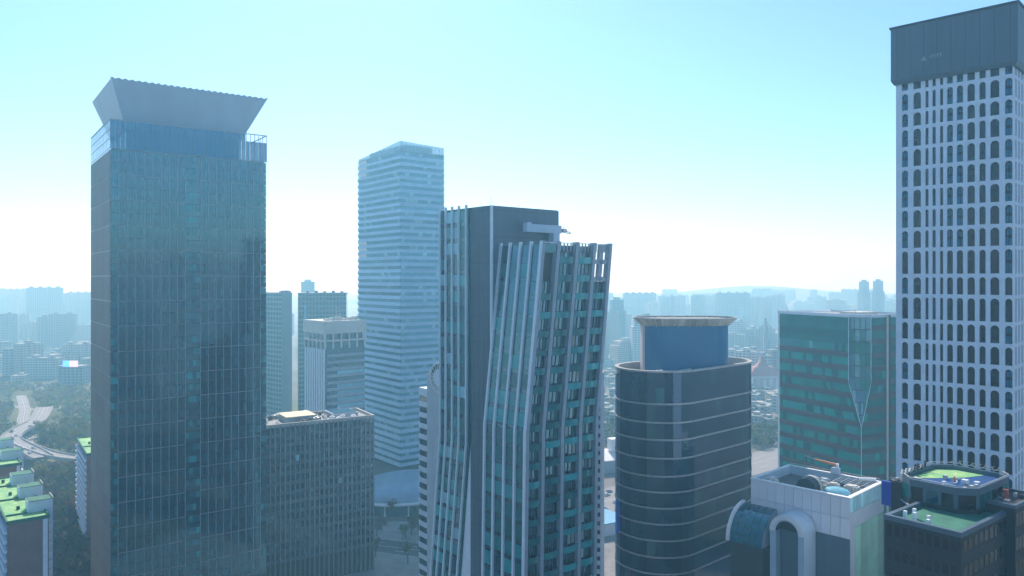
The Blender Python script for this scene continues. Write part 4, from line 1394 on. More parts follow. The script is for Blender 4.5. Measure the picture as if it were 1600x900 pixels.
    m = MB(); o_ = [(x0 - .1, y0 - .1), (x1 + .1, y0 - .1), (x1 + .1, y1 + .1), (x0 - .1, y1 + .1)]; i_ = [(x0 + .6, y0 + .6), (x1 - .6, y0 + .6), (x1 - .6, y1 - .6), (x0 + .6, y1 - .6)]
    m.loft([(x, y, zp - .8) for x, y in o_], [(x, y, zp) for x, y in o_]); m.loft([(x, y, zp) for x, y in o_], [(x, y, zp) for x, y in i_]); m.loft([(x, y, zp) for x, y in i_], [(x, y, zp - .78) for x, y in i_])
    m.build('parapet', DARKWALL, p)
    m = MB(); m.face([(x, y, zp - .77) for x, y in i_]); m.build('terrace', ROOFG2, p)
    for k in range(5):
        m = MB(); x, y = rr.uniform(x0 + 1, x0 + 4), rr.uniform(y0 + 1, y1 - 1); m.box(x, x + .5, y, y + .5, zp - .76, zp + rr.uniform(.3, 1.2)); m.build('vent', WHITE, p)
    for f in range(8):
        for k in range(9):
            y = y0 + .6 + k * (y1 - y0 - .6) / 9
            m = MB(); m.face([(x0 - .05, y, zp - 3.2 - f * 4), (x0 - .05, y + .8, zp - 3.2 - f * 4), (x0 - .05, y + .8, zp - 1.4 - f * 4), (x0 - .05, y, zp - 1.4 - f * 4)]); m.build('window', G_BROWN, p)
        for k in range(16):
            x = x0 + .8 + k * 2.0
            m = MB(); m.face([(x, y0 - .05, zp - 3.2 - f * 4), (x + 1.3, y0 - .05, zp - 3.2 - f * 4), (x + 1.3, y0 - .05, zp - 1.4 - f * 4), (x, y0 - .05, zp - 1.4 - f * 4)]); m.build('window', G_BROWN, p)
block_faceted()

# ------------------------------------------------------------------ ribbed dark slab block beside the glass tower
def block_slab():
    YR = 330.0
    TH = 31.5
    zt = wz(648, YR)
    # right end of the long face is the fixed point
    XR = wx(583.5, YR)
    Lu, Lv = 60.0, 21.0
    lx = XR - math.cos(R(TH)) * Lu; ly = YR - math.sin(R(TH)) * Lu
    t = root('slab_block', 'dark ribbed slab block with a cluttered flat roof', 'building', (lx, ly, 0), R(TH))
    wallm = mat('slab_wall', (0.17, 0.20, 0.205), 0.6, var=0.15, objvar=0.15)
    qbox('core', DARKER, t, 0.3, Lu - 0.3, 0.3, Lv - 0.3, 0, zt - 1)
    nb = 30
    bw = Lu / nb
    rr = random.Random(13)
    for k in range(nb):
        m = MB(); m.fbox('R', bw * k, bw * k + 0.62, -0.3, 0.55, 0, zt - .8); m.build('rib', wallm, t)
    FH = 3.9
    for f in range(int((zt - 10) / FH)):
        z1 = zt - 1.6 - f * FH
        m = MB()
        for k in range(nb):
            for h in range(1):
                mi = rr.choices((0, 1, 2), (12, 2, .04))[0]
                m.face([(bw * k + .64, -.06, z1 - FH + 1.5), (bw * (k + 1) - .02, -.06, z1 - FH + 1.5), (bw * (k + 1) - .02, -.06, z1), (bw * k + .64, -.06, z1)], mi)
        m.build('window_band', [G_BLACK, G_DARK2, G_SKY], t)
        qf('spandrel', DARKWALL, t, 'R', .1, Lu - .1, -.25, .04, z1 - FH, z1 - FH + 1.45)
    qbox('end_wall', wallm, t, Lu - .29, Lu + .3, -.3, Lv, 0, zt - .8)
    m = MB()
    o = [(-.4, -.5), (Lu + .4, -.5), (Lu + .4, Lv + .3), (-.4, Lv + .3)]; i_ = [(.4, .4), (Lu - .5, .4), (Lu - .5, Lv - .6), (.4, Lv - .6)]
    m.loft([(x, y, zt - 1.4) for x, y in o], [(x, y, zt) for x, y in o]); m.loft([(x, y, zt) for x, y in o], [(x, y, zt) for x, y in i_]); m.loft([(x, y, zt) for x, y in i_], [(x, y, zt - 1) for x, y in i_])
    m.build('parapet', CONC, t)
    m = MB(); m.face([(x, y, zt - .99) for x, y in i_]); m.build('roof', ROOFC, t)
    m = MB(); m.box(24, 36, 4, 16, zt - .98, zt + 1.4); m.build('plant_room', PIER, t)
    qbox('plant_roof', mat('cream_roof', (.80, .70, .45), .8, var=.08), t, 23.7, 36.3, 3.7, 16.3, zt + 1.401, zt + 1.7)
    qbox('penthouse', PIER, t, 44, 55, 5, 17, zt - .98, zt + .9)
    qbox('penthouse_roof', G_BLUE, t, 44.5, 54.5, 5.5, 16.5, zt + .901, zt + 1.1)
    for k in range(22):
        x, y = rr.uniform(12, Lu - 3), rr.uniform(2, Lv - 3)
        if 22 < x < 37 or 42 < x < 56: y = rr.choice((2.0, 18.5))
        w, h = rr.uniform(.5, 1.4), rr.uniform(.6, 2.2)
        m = MB(); m.box(x - w, x + w, y - w * .8, y + w * .8, zt - .98, zt - .98 + h); m.tube((x, y, zt - .98 + h), (x, y, zt - .6 + h), w * .5, 8); m.build('air_unit', rr.choice((STEEL, WHITE, CREAM, DARKER)), t)
    for k in range(12):
        x = 16 + k * 3.7
        m = MB(); m.tube((x, Lv - .4, zt), (x, Lv - .4, zt + .9), .08, 5); m.build('rail_post', STEEL, t)
block_slab()

# ------------------------------------------------------------------ striped block and ring-sign block between the towers
def block_ring():
    TH, Yc = 40, 268
    loc, Lu, Lv = fit(690, Yc, TH, 668, 760)
    zt = wz(586, Yc)
    t = root('ribbed_block', 'grey block with fine vertical ribs and a round white ring sign', 'building', loc, R(TH))
    qbox('core', DARKWALL, t, .2, Lu, .2, Lv, 0, zt)
    for k in range(12):
        y = .3 + (Lv - .6) * k / 11
        qf('rib', FIN, t, 'L', y - .14, y + .14, -.2, .35, 0, zt - .1)
    qbox('roof', ROOFC, t, .1, Lu, .1, Lv - .1, zt + .003, zt + .4)
    zc = wz(592, Yc - 2)
    n = 32
    cyy = 1.4
    def ring(r, x): return [(x, cyy + r * math.cos(2 * math.pi * k / n), zc + r * math.sin(2 * math.pi * k / n)) for k in range(n)]
    s = Yc / FPX
    R1, R2, R3 = 24 * s, 18 * s, 12.5 * s
    m = MB(); m.loft(ring(R1, -.5), ring(R1, .4)); m.loft(ring(R1, -.5), ring(R1 - .55, -.55)); m.loft(ring(R1 - .55, -.55), ring(R1 - .55, -.2)); m.face(ring(R1 - .1, .4))
    sg = m.build('ring_sign', WHITE, t)
    m = MB(); m.loft(ring(R1 - .55, -.2), ring(R3, -.2)); m.build('ring_face', DARKER, sg)
    m = MB(); m.loft(ring(R3 + .2, -.5), ring(R3 + .2, -.2)); m.face(ring(R3 + .2, -.5)); m.build('ring_disc', STONE, sg)
    for k in range(18):
        a = 2 * math.pi * k / 18
        m = MB(); ca, sa = math.cos(a), math.sin(a)
        m.tube((-.35, cyy + (R3 + .3) * ca, zc + (R3 + .3) * sa), (-.35, cyy + (R1 - .6) * ca, zc + (R1 - .6) * sa), .16, 4); m.build('ring_spoke', FIN, sg)
    # striped block
    Y2 = 300
    loc, Lu, Lv = fit(669, Y2, 38, 655, 700)
    zt2 = wz(608, Y2)
    u = root('striped_block', 'block with white and dark horizontal stripes beside the ring sign', 'building', loc, R(38))
    qbox('core', G_BLACK, u, .2, Lu, .2, Lv, 0, zt2 - 1)
    k = 0
    z = zt2
    while z > 4:
        h = 3.0 if k == 0 else 1.9
        m = MB(); m.box(-.15, Lu + .1, -.15, Lv + .1, z - h, z); m.build('stripe_band', STONE, u)
        z -= h + 2.4; k += 1
block_ring()

def block_small_windows():
    Y = 262
    loc, Lu, Lv = fit(938.5, Y, 78, 905, None)
    zt = wz(588, Y)
    t = root('pale_office_block', 'pale block with two columns of small square windows behind the leaning tower', 'building', loc, R(78))
    qbox('wall', STONE, t, 0.01, 14, 0.01, Lv, 0, zt)
    n = int((zt - 8) / 3.0)
    m = MB(); m.fbox('L', -.55, .55, -.15, .03, -.7, .7); me = m.mesh('window', G_BLACK)
    for f in range(n):
        for y in (fit(938.5, Y, 78, 935, None)[2], fit(938.5, Y, 78, 929, None)[2], fit(938.5, Y, 78, 922, None)[2]):
            link('window', me, t, (0, y, zt - 2.2 - f * 3.0))
    qbox('roof', ROOFC, t, -.3, 14.3, -.3, Lv + .3, zt + .002, zt + .5)
    w = root('blue_canopy', 'bright blue flat roof at the foot of the pale block', 'roof', (wx(944, 380), 380, 0), R(30))
    qbox('roof_sheet', mat('roof_sky_blue', (.10, .36, .55), .5, var=.1), w, -8, 10, -8, 12, 6.01, 6.5)
    qbox('wall', STONE, w, -7, 9, -7, 11, 0, 6)
    h = root('gabled_shed', 'white shed with a tilted roof beside the riverside road', 'shed', (wx(953, 500), 500, 0), R(20))
    qbox('wall', PIER, h, -9, 9, -7, 7, 0, 8)
    m = MB(); m.hexa([(-10, -8, 8), (10, -8, 8), (10, 8, 12), (-10, 8, 12)], [(-10, -8, 8.5), (10, -8, 8.5), (10, 8, 12.5), (-10, 8, 12.5)]); m.build('roof', WHITE, h)
    qbox('roof_light', WHITE, h, 1, 9, 0, 6, 12.6, 20)
block_small_windows()

# ------------------------------------------------------------------ twin slabs and the cream capped block in the haze
def hazy_blocks():
    for (xc, xl, xr, TH, Y, yt, lab) in ((440, 380, 456, 50, 640, 458, 'hazy grey-teal slab tower right beside the dark glass tower'),
                                          (466, 462, 541, 8, 660, 458, 'hazy teal slab tower behind the cream capped block')):
        loc, Lu, Lv = fit(xc, Y, TH, xl, xr)
        zt = wz(yt, Y)
        t = root('slab_tower', lab, 'tower', loc, R(TH))
        qbox('core', G_TEAL2, t, .3, Lu, .3, abs(Lv), 0, zt - 1)
        lm = mat('slab_louvre', (.16, .22, .24), .5, var=.08)
        nb = 14
        for F, L in (('R', Lu), ('L', abs(Lv))):
            for k in range(nb + 1):
                a = L * k / nb
                qf('mullion', lm, t, F, max(0, a - .35), min(L, a + .35), -.2, .25, 0, zt - 1)
        for f in range(int(zt / 4)):
            for F, L in (('R', Lu), ('L', abs(Lv))):
                qf('floor_band', lm, t, F, 0, L, -.2, .1, f * 4 + .5, f * 4 + 2.0)
        qbox('parapet', lm, t, -.3, Lu + .2, -.3, abs(Lv) + .2, zt - .99, zt + .4)
        for k in range(5):
            x = Lu * (.15 + .18 * k)
            m = MB(); m.box(x, x + 2.5, 3, 6, zt + .41, zt + 1.6 + .5 * (k % 2)); m.build('roof_unit', lm, t)
        if xc == 466:
            m = MB(); m.tube((Lu * .48, 4, zt), (Lu * .48, 4, zt + 13), .25, 6, r2=.1); m.build('antenna', STEEL, t)
            qf('light_strip', G_SKY, t, 'R', Lu * .12, Lu * .17, .26, .4, 10, zt - 10)
    # cream block with a crown slab on stub columns
    Y = 470
    loc, Lu, Lv = fit(508, Y, 42, 476, 570)
    t = root('capped_block', 'cream office block with a deep roof slab on short columns', 'building', loc, R(42))
    zt = wz(502, Y)
    zc = wz(522, Y); zl = wz(533, Y)
    qbox('core', G_DARK2, t, .5, Lu, .5, Lv, 0, zl)
    qbox('roof_slab', CREAM, t, -.8, Lu + .5, -.8, Lv + .5, zc, zt)
    qbox('attic', G_DARK, t, 1.5, Lu - 1, 1.5, Lv - 1, zl + .001, zc)
    for F, L in (('R', Lu), ('L', Lv)):
        n = 5
        for k in range(n + 1):
            a = L * k / n
            qf('column', CREAM, t, F, a - .5, a + .5, -.5, .3, zl - 5, zc - .01)
        qf('ledge', CREAM, t, F, -.2, L, -.5, .4, zl - .6, zl + .5)
    nl = 9
    for k in range(nl):
        a = Lv * (k + .2) / nl
        qf('rib', STONE, t, 'L', a, a + Lv / nl * .5, -.3, .35, 0, zl - 5.1)
    for f in range(int(zl / 4.2)):
        z = zl - 6 - f * 4.2
        if z < 2: break
        qf('window_band', G_SKY if f in (3, 5, 6, 7, 8, 10, 13) else G_DARK, t, 'R', Lu * .3, Lu - .6, -.45, .02, z - 2.2, z - .3)
        qf('spandrel', PIER, t, 'R', 1.5, Lu, -.4, .1, z - 4.1, z - 2.3)
    m = MB()
    for k in range(3):
        m.tube((8 + k * 3, 6, zt), (8.5 + k * 2.6, 6, zt + 8), .2, 5)
    for k in range(4):
        m.tube((8.2, 6, zt + 1.5 + k * 1.7), (14, 6, zt + 2.6 + k * 1.6), .14, 5)
    m.build('mast', STEEL, t)
    for k in range(6):
        m = MB(); m.box(3 + k * 4, 5.5 + k * 4, 4, 8, zt + .002, zt + 1.2 + (k % 3) * .5); m.build('roof_unit', CREAM, t)
hazy_blocks()

# ------------------------------------------------------------------ apartment slabs with green roofs (left edge)
def apartment(name, label, near, far, w, h, seed, huts=3, green=True):
    """slab running from near to far (plan points of its right-hand roof edge)"""
    dx, dy = far[0] - near[0], far[1] - near[1]
    L = math.hypot(dx, dy)
    th = math.atan2(dy, dx)
    t = root(name, label, 'apartment', (*near, 0), th)
    rr = random.Random(seed)
    qbox('wall', TAN, t, 0.1, L - .1, 0.1, w - .1, 0, h - .6)
    # local x runs to the back, local +y is the left flank, -y the right flank
    FH = 2.9
    n = int((h - 3) / FH)
    nb = max(3, int(L / 4.2))
    for side in (0, 1):
        y = 0.0 if side == 0 else w
        o = -1 if side == 0 else 1
        m_w = MB(); m_w.box(.5, L / nb - .5, min(0, o * .08), max(0, o * .08), 0, 1.5); me_w = m_w.mesh('window', G_BLACK)
        m_b = MB(); m_b.box(.15, L / nb - .15, min(0, o * .9), max(0, o * .9), -1.1, -.15); me_b = m_b.mesh('balcony', STONE)
        for f in range(n):
            if (h - 3 - f * FH) < h - 40: break
            for b in range(nb):
                link('window', me_w, t, (b * L / nb, y + o * .05 - o * .1, h - 2.6 - f * FH))
                link('balcony', me_b, t, (b * L / nb, y - o * .1, h - 2.6 - f * FH))
    qbox('end_wall', BRICKC, t, -.25, .09, -.05, w + .05, 0, h - .62)
    qbox('end_strip', STONE, t, -.4, -.26, .3, 1.6, 0, h - .65)
    o_ = [(-.4, -.3), (L + .3, -.3), (L + .3, w + .3), (-.4, w + .3)]; i_ = [(.1, .2), (L - .2, .2), (L - .2, w - .2), (.1, w - .2)]
    m = MB(); m.loft([(x, y, h - .6) for x, y in o_], [(x, y, h + .5) for x, y in o_]); m.loft([(x, y, h + .5) for x, y in o_], [(x, y, h + .5) for x, y in i_]); m.loft([(x, y, h + .5) for x, y in i_], [(x, y, h) for x, y in i_])
    m.build('parapet', ROOFG2 if green else CONC, t)
    m = MB(); m.face([(x, y, h + .004) for x, y in i_]); m.build('roof', ROOFG if green else ROOFC, t)
    for k in range(huts):
        x = L * (k + .5) / huts
        m = MB(); m.box(x - 3.2, x + 3.2, -2.2, w * .42, 0 if k == 0 else h - 30, h + 3.4); hut = m.build('stair_tower', STONE, t)
        qbox('hut_roof', ROOFG2 if green else CONC, hut, x - 3.0, x + 3.0, -2.0, w * .42 - .2, h + 3.401, h + 3.6)
        qbox('hut_coping', CONC, hut, x - 3.4, x + 3.4, -2.4, -2.05, h + 3.3, h + 4.1)
        m = MB(); m.tube((x + 3.6, w * .6, h), (x + 3.6, w * .6, h + 1.1), .5, 8); m.build('roof_vent', DARKER, t)
        m = MB(); m.box(x - 3.4, x - 3.0, w * .45, w - .3, h + .01, h + .5); m.build('roof_kerb', ROOFG2, t)
    return t
def zp(px, py, z): return gpt(px, py, z)
apartment('apartment_block', 'apartment slab with a bright green roof and stair huts at the lower corner', zp(76, 806, 50), zp(34, 744, 50), 11, 50, 1, 3)
apartment('apartment_block', 'apartment slab with a green roof behind the first at the frame edge', zp(33, 724, 50), zp(4, 690, 50), 13, 50, 2, 2)
apartment('apartment_block', 'narrow apartment slab with a green roof close beside the dark glass tower', zp(170, 706, 44), zp(152, 682, 44), 9, 44, 3, 1)

# ------------------------------------------------------------------ distant city
FARM = [far_wall('far_pale', (.50, .50, .48), (.16, .19, .21)), far_wall('far_grey', (.36, .38, .40), (.12, .15, .17), 3.4, 5),
        far_wall('far_tan', (.46, .40, .34), (.15, .15, .15), 3.0, 4.2), far_wall('far_teal', (.18, .27, .29), (.08, .14, .16), 4.0, 3.0, .7)]
FARROOF = mat('far_roof', (.30, .32, .28), .9, var=.3, scale=.1, objvar=.3)
def far_mesh(kind, k):
    rr = random.Random(100 + k)
    m = MB()
    if kind == 'slab':                          # unit block 1 x 1 x 1, scaled through its vertices below
        return None
def far_block(name, label, X, Y, w, d, h, rz, mi, group, style=0, cat='building'):
    m = MB()
    rr = random.Random(int(X * 13 + Y * 7))
    if style == 0:                              # apartment slab with stair towers on the roof
        m.box(-w / 2, w / 2, -d / 2, d / 2, 0, h, 0)
        m.box(-w / 2 + .5, w / 2 - .5, -d / 2 + .5, d / 2 - .5, h + .01, h + .8, 1)
        for k in range(max(1, int(w / 18))):
            x = -w / 2 + w * (k + .5) / max(1, int(w / 18))
            m.box(x - 3, x + 3, -d * .3, d * .3, h + .81, h + 4.2, 0)
            m.box(x - 3.5, x + 3.5, -d / 2 - 1.2, -d / 2 + .01, 0, h + 1.5, 0)
    elif style == 1:                            # stepped office tower
        m.box(-w / 2, w / 2, -d / 2, d / 2, 0, h * .8, 0)
        m.box(-w * .4, w * .4, -d * .4, d * .4, h * .8 + .01, h, 0)
        m.box(-w * .2, w * .2, -d * .2, d * .2, h + .01, h + 4, 1)
    else:                                       # low house with a parapet and hut
        m.box(-w / 2, w / 2, -d / 2, d / 2, 0, h, 0)
        m.box(-w / 2 - .3, w / 2 + .3, -d / 2 - .3, d / 2 + .3, h + .01, h + .5, 1)
        m.box(-w * .1, w * .3, -d * .1, d * .3, h + .51, h + 2.8, 0)
    o = m.build(name, [FARM[mi], FARROOF])
    o.location = (X, Y, 0)
    o.rotation_euler = (0, 0, rz)
    return setp(o, label, cat, group)

rf = random.Random(77)
ORD = ['first', 'second', 'third', 'fourth', 'fifth', 'sixth', 'seventh', 'eighth', 'ninth', 'tenth', 'eleventh', 'twelfth', 'thirteenth', 'fourteenth', 'fifteenth',
       'sixteenth', 'seventeenth', 'eighteenth', 'nineteenth', 'twentieth']
def band(n, x0, x1, Y0, Y1, h0, h1, w0, w1, style, name, label, group, top=None):
    spots = []
    for k in range(n):
        px = x0 + (x1 - x0) * (k + rf.random()) / n
        Y = rf.uniform(Y0, Y1)
        h = rf.uniform(h0, h1)
        if top: h = max(12, wz(rf.uniform(*top), Y))
        spots.append((px, Y, h, rf.uniform(w0, w1), rf.uniform(11, 15) if style == 0 else rf.uniform(w0, w1) * .8, R(rf.choice((0, 25, -30, 60, 12))), rf.randrange(3)))
    seen = 0
    for px, Y, h, w, d, rz, mi in spots:
        lab = label
        if n <= 20:
            lab = label + ', ' + ORD[seen] + ' of its row from the left'
            seen += 1
        else:
            lab = ('pale ', 'grey ', 'tan ')[mi] + label
        far_block(name, lab, wx(px, Y), Y, w, d, h, rz, mi, group if n <= 20 else ('pale ', 'grey ', 'tan ')[mi] + group, style)
# left of the glass tower
band(9, -30, 160, 950, 1150, 0, 0, 26, 46, 0, 'far_apartment', 'hazy apartment slab beyond the park', 'near row of apartments beyond the park', (535, 560))
band(10, -40, 170, 1350, 1650, 0, 0, 40, 70, 0, 'far_apartment', 'apartment slab in middle haze behind the park', 'middle row of apartments behind the park', (488, 512))
band(12, -40, 180, 2000, 2500, 0, 0, 45, 95, 0, 'far_apartment', 'faint horizon slab behind the park', 'horizon row of apartments behind the park', (449, 470))
band(26, -30, 170, 820, 1300, 7, 16, 12, 22, 2, 'low_house', 'small hazy low house beyond the park', 'low houses beyond the park', None)
# gaps between the towers
band(4, 440, 570, 1500, 2200, 0, 0, 30, 60, 0, 'far_apartment', 'faint block between the hazy slab towers', 'blocks in the gap between the slab towers', (470, 520))
band(9, 925, 1010, 1100, 1600, 0, 0, 24, 40, 1, 'far_office', 'hazy block between leaning and rounded towers', 'blocks between the leaning and rounded towers', (480, 545))
band(20, 930, 1230, 1900, 2600, 0, 0, 50, 110, 0, 'far_apartment', 'faint long slab above the rounded tower', 'horizon slabs above the rounded tower', (458, 482))
band(12, 1130, 1235, 1150, 1500, 0, 0, 26, 50, 0, 'far_apartment', 'hazy slab between rounded tower and green block', 'slabs between the rounded tower and green block', (500, 535))
band(10, 1210, 1420, 1900, 2600, 0, 0, 40, 80, 1, 'far_office', 'faint tower block above the green block', 'horizon towers above the green block', (462, 480))
band(60, 1140, 1235, 640, 1150, 6, 15, 10, 20, 2, 'low_house', 'small low house between the rounded tower and green block', 'low houses between the towers', None)
band(16, 925, 985, 620, 1100, 6, 14, 10, 20, 2, 'low_house', 'small low house seen right of the leaning tower', 'low houses right of the leaning tower', None)
band(20, 930, 1420, 2700, 3300, 0, 0, 60, 120, 0, 'far_apartment', 'very faint far slab under the hills', 'farthest slabs under the hills', (452, 468))
band(14, 1140, 1235, 850, 1100, 0, 0, 18, 30, 0, 'far_apartment', 'low hazy slab between rounded tower and green block', 'low slabs between rounded tower and green block', (545, 585))
# landmarks of the skyline
far_block('slim_tower', 'left one of two slim twin towers on the right horizon', wx(1350, 1750), 1750, 19, 19, wz(440, 1750), R(10), 1, 'slim twin towers', 1, 'tower')
far_block('slim_tower', 'right one of two slim twin towers on the right horizon', wx(1372, 1760), 1760, 19, 19, wz(439, 1760), R(10), 1, 'slim twin towers', 1, 'tower')
far_block('hazy_tower', 'single faint tower standing above the hazy teal slab tower', wx(481, 1400), 1400, 30, 24, wz(440, 1400), R(15), 3, None, 1, 'tower')
far_block('broad_office', 'broad pale teal block with a flat top right of the leaning tower', wx(963, 1300), 1300, 26, 26, wz(468, 1300), R(4), 3, None, 1)
far_block('white_chimney_tower', 'thin pale tower between the rounded tower and green block', wx(1196, 1000), 1000, 5, 5, wz(502, 1000), 0, 0, None, 1, 'tower')
# red-roofed hall
t = root('red_roofed_hall', 'reddish stepped-roof hall between rounded tower and green block', 'hall', (wx(1190, 820), 820, 0), R(6))
REDR = mat('roof_red', (.46, .20, .17), .8, var=.15)
qbox('wall', STONE, t, -14, 15, -9, 9, 0, 22)
for k, (a, z0, z1) in enumerate(((17, 22.01, 27), (14, 27.01, 31), (7, 31.01, 35))):
    m = MB(); m.hexa([(-a, -a * .7, z0), (a, -a * .7, z0), (a, a * .7, z0), (-a, a * .7, z0)], [(-a + 3, -a * .7 + 3, z1), (a - 3, -a * .7 + 3, z1), (a - 3, a * .7 - 3, z1), (-a + 3, a * .7 - 3, z1)])
    m.build('roof_tier', REDR, t)
m = MB(); m.hexa([(-3, -3, 35.01), (3, -3, 35.01), (3, 3, 35.01), (-3, 3, 35.01)], [(-.1, -.1, 44), (.1, -.1, 44), (.1, .1, 44), (-.1, .1, 44)]); m.build('spire', REDR, t)
for k in range(4):
    qbox('wall_bay', STEEL, t, -13 + k * 7, -9 + k * 7, -9.4, -9.01, 3, 20)
# rooftop screen
def led(name, col, e):
    m = bpy.data.materials.new(name); m.use_nodes = True
    b = m.node_tree.nodes['Principled BSDF']
    b.inputs['Base Color'].default_value = (*col, 1); b.inputs['Emission Color'].default_value = (*col, 1); b.inputs['Emission Strength'].default_value = e
    return m
t = root('led_billboard', 'lit blue and pink rooftop screen far beyond the park', 'billboard', (wx(110, 900), 900, 0), R(-4))
zb = wz(573, 900)
qbox('screen', led('led_blue', (.08, .35, 1.0), 1.6), t, -9, -1, -.4, .4, zb, zb + 7)
qbox('screen', led('led_pink', (.85, .6, .75), .9), t, -.8, 9, -.4, .4, zb, zb + 7)
qbox('building', FARM[1], t, -16, 14, .5, 14, 0, zb + 1)
for x in (-8, 0, 8):
    qbox('support', STEEL, t, x - .4, x + .4, .41, 1.2, zb + 1.01, zb + 6)

# hills on the horizon
def hill(name, pts, Y, D):
    m = MB()
    n = len(pts)
    HILLM = mat('hill_wood', (.05, .065, .035), .95, var=.3, scale=.02)
    rows = 6
    grid = []
    rr = random.Random(3)
    for r_ in range(rows + 1):
        f = r_ / rows
        grid.append([(wx(px, Y) * (1 + f * D / Y), Y - 200 + f * D, max(0, (wz(py, Y)) * math.sin(math.pi * min(f * .5 + .02, 1)) * (1 + rr.uniform(-.03, .03)))) for px, py in pts])
    for r_ in range(rows):
        for k in range(n - 1):
            m.face([grid[r_][k], grid[r_][k + 1], grid[r_ + 1][k + 1], grid[r_ + 1][k]])
    setp(m.build(name, HILLM, smooth=True), kind='structure')
hill('hills', [(880, 500), (960, 472), (1040, 460), (1110, 452), (1150, 448), (1200, 449), (1260, 456), (1330, 462), (1400, 468), (1500, 474), (1620, 490)], 4000, 800)
hill('hills', [(-120, 480), (0, 470), (60, 464), (130, 468), (220, 476), (330, 484), (470, 470), (560, 474), (700, 490)], 4000, 800)

# mirrored tower behind the camera (its ribs show in the dark glass)
t = root('white_ribbed_tower', 'white ribbed tower seen only as a reflection in the dark glass tower', 'tower', (350, -134, 0), R(55))
qbox('core', DARKWALL, t, -27, 27, -14, 14, 0, 150)
for k in range(5):
    x = -25 + 12.5 * k
    qbox('rib', WHITE, t, x - 1.6, x + 1.6, 14.01, 16.5, 0, 153)
for f in range(18):
    qbox('floor_band', PIER, t, -26, 26, 14.005, 14.4, f * 8, f * 8 + 1.2)

# ------------------------------------------------------------------ trees
def crown_mesh(seed, mm, n=300, w=3.6, h=5.0, bare=False):
    rr = random.Random(seed)
    m = MB()
    cl = [(rr.uniform(-.55, .55) * w, rr.uniform(-.55, .55) * w, 3.2 + rr.uniform(.1, .9) * h, rr.uniform(.35, .6) * w) for _ in range(9)]
    for k in range(n):
        cx, cy, cz, r = rr.choice(cl)
        d = Vector((rr.gauss(0, 1), rr.gauss(0, 1), rr.gauss(0, .8))).normalized() * r * (rr.random() ** .4)
        p = Vector((cx, cy, cz)) + d
        s = rr.uniform(.25, .55)
        a = Vector((rr.gauss(0, 1), rr.gauss(0, 1), rr.gauss(0, .6))).normalized()
        b = a.orthogonal().normalized()
        m.face([p - a * s, p + b * s * .7, p + a * s, p - b * s * .7])
    return m.mesh('crown', mm)
def trunk_mesh(seed):
    rr = random.Random(seed)
    m = MB()
    m.tube((0, 0, -.1), (.1, 0, 3.6), .28, 6, r2=.18)
    for k in range(5):
        a = rr.uniform(0, 6.28)
        m.tube((.1, 0, 2.4 + .3 * k), (math.cos(a) * 2, math.sin(a) * 2, 5 + .4 * k), .12, 4, r2=.04)
    return m.mesh('trunk', BARK)
CR = [crown_mesh(k, LEAF[k % 3]) for k in range(6)]
TR = [trunk_mesh(k) for k in range(3)]
def clear(X, Y, pad=3.0):
    for path, w in ROADS:
        for p in path:
            if (p[0] - X) ** 2 + (p[1] - Y) ** 2 < (w / 2 + pad) ** 2: return False
    return True
LEAFWORD = ('olive', 'dull green', 'bare brown')
def tree(X, Y, s, k, label, group, name='tree'):
    if not clear(X, Y): return
    label = LEAFWORD[k % 3] + ' ' + label
    if group: group = LEAFWORD[k % 3] + ' ' + group
    t = root(name, label, 'tree', (X, Y, 0), rf.uniform(0, 6.28), group)
    t.scale = (s, s, s * rf.uniform(.85, 1.15))
    link('trunk', TR[k % 3], t)
    link('crown', CR[k], t)
rt = random.Random(31)
for k in range(110):
    px, py = rt.uniform(55, 175), rt.uniform(722, 905)
    X, Y = gpt(px, py)
    tree(X, Y, rt.uniform(.85, 1.5), rt.choice((2, 5, 2, 1, 0)), 'tree in the grove beside the apartment slabs', 'grove beside the apartments')
for k in range(70):
    px, py = rt.uniform(60, 150), rt.uniform(655, 712)
    X, Y = gpt(px, py)
    tree(X, Y, rt.uniform(.8, 1.4), rt.choice((0, 3, 0, 3, 1)), 'tree in the park beyond the slip road', 'park trees beyond the slip road')
X, Y = gpt(104, 812)
tree(X, Y, 1.9, 4, 'large round tree standing alone among the grove', None)
for k in range(26):
    px, py = rt.uniform(1168, 1216), rt.uniform(678, 704)
    X, Y = gpt(px, py)
    tree(X, Y, rt.uniform(.8, 1.3), rt.choice((1, 4, 0)), 'tree along the road between rounded tower and green block', 'roadside trees between the towers')
for k in range(8):
    px, py = rt.uniform(1168, 1180), rt.uniform(760, 830)
    X, Y = gpt(px, py)
    tree(X, Y, rt.uniform(.9, 1.4), rt.choice((1, 4)), 'street tree at the foot of the rounded tower', 'street trees by the rounded tower')
for k in range(22):
    px, py = rt.uniform(585, 690), rt.uniform(806, 905)
    X, Y = gpt(px, py)
    tree(X, Y, rt.uniform(.7, 1.2), rt.choice((1, 4, 2)), 'street tree in front of the domed hall', 'street trees by the domed hall')
for k in range(14):
    px, py = rt.uniform(936, 964), rt.uniform(640, 700)
    X, Y = gpt(px, py)
    tree(X, Y, rt.uniform(.8, 1.2), rt.choice((1, 0)), 'tree beyond the road right of the leaning tower', 'trees right of the leaning tower')

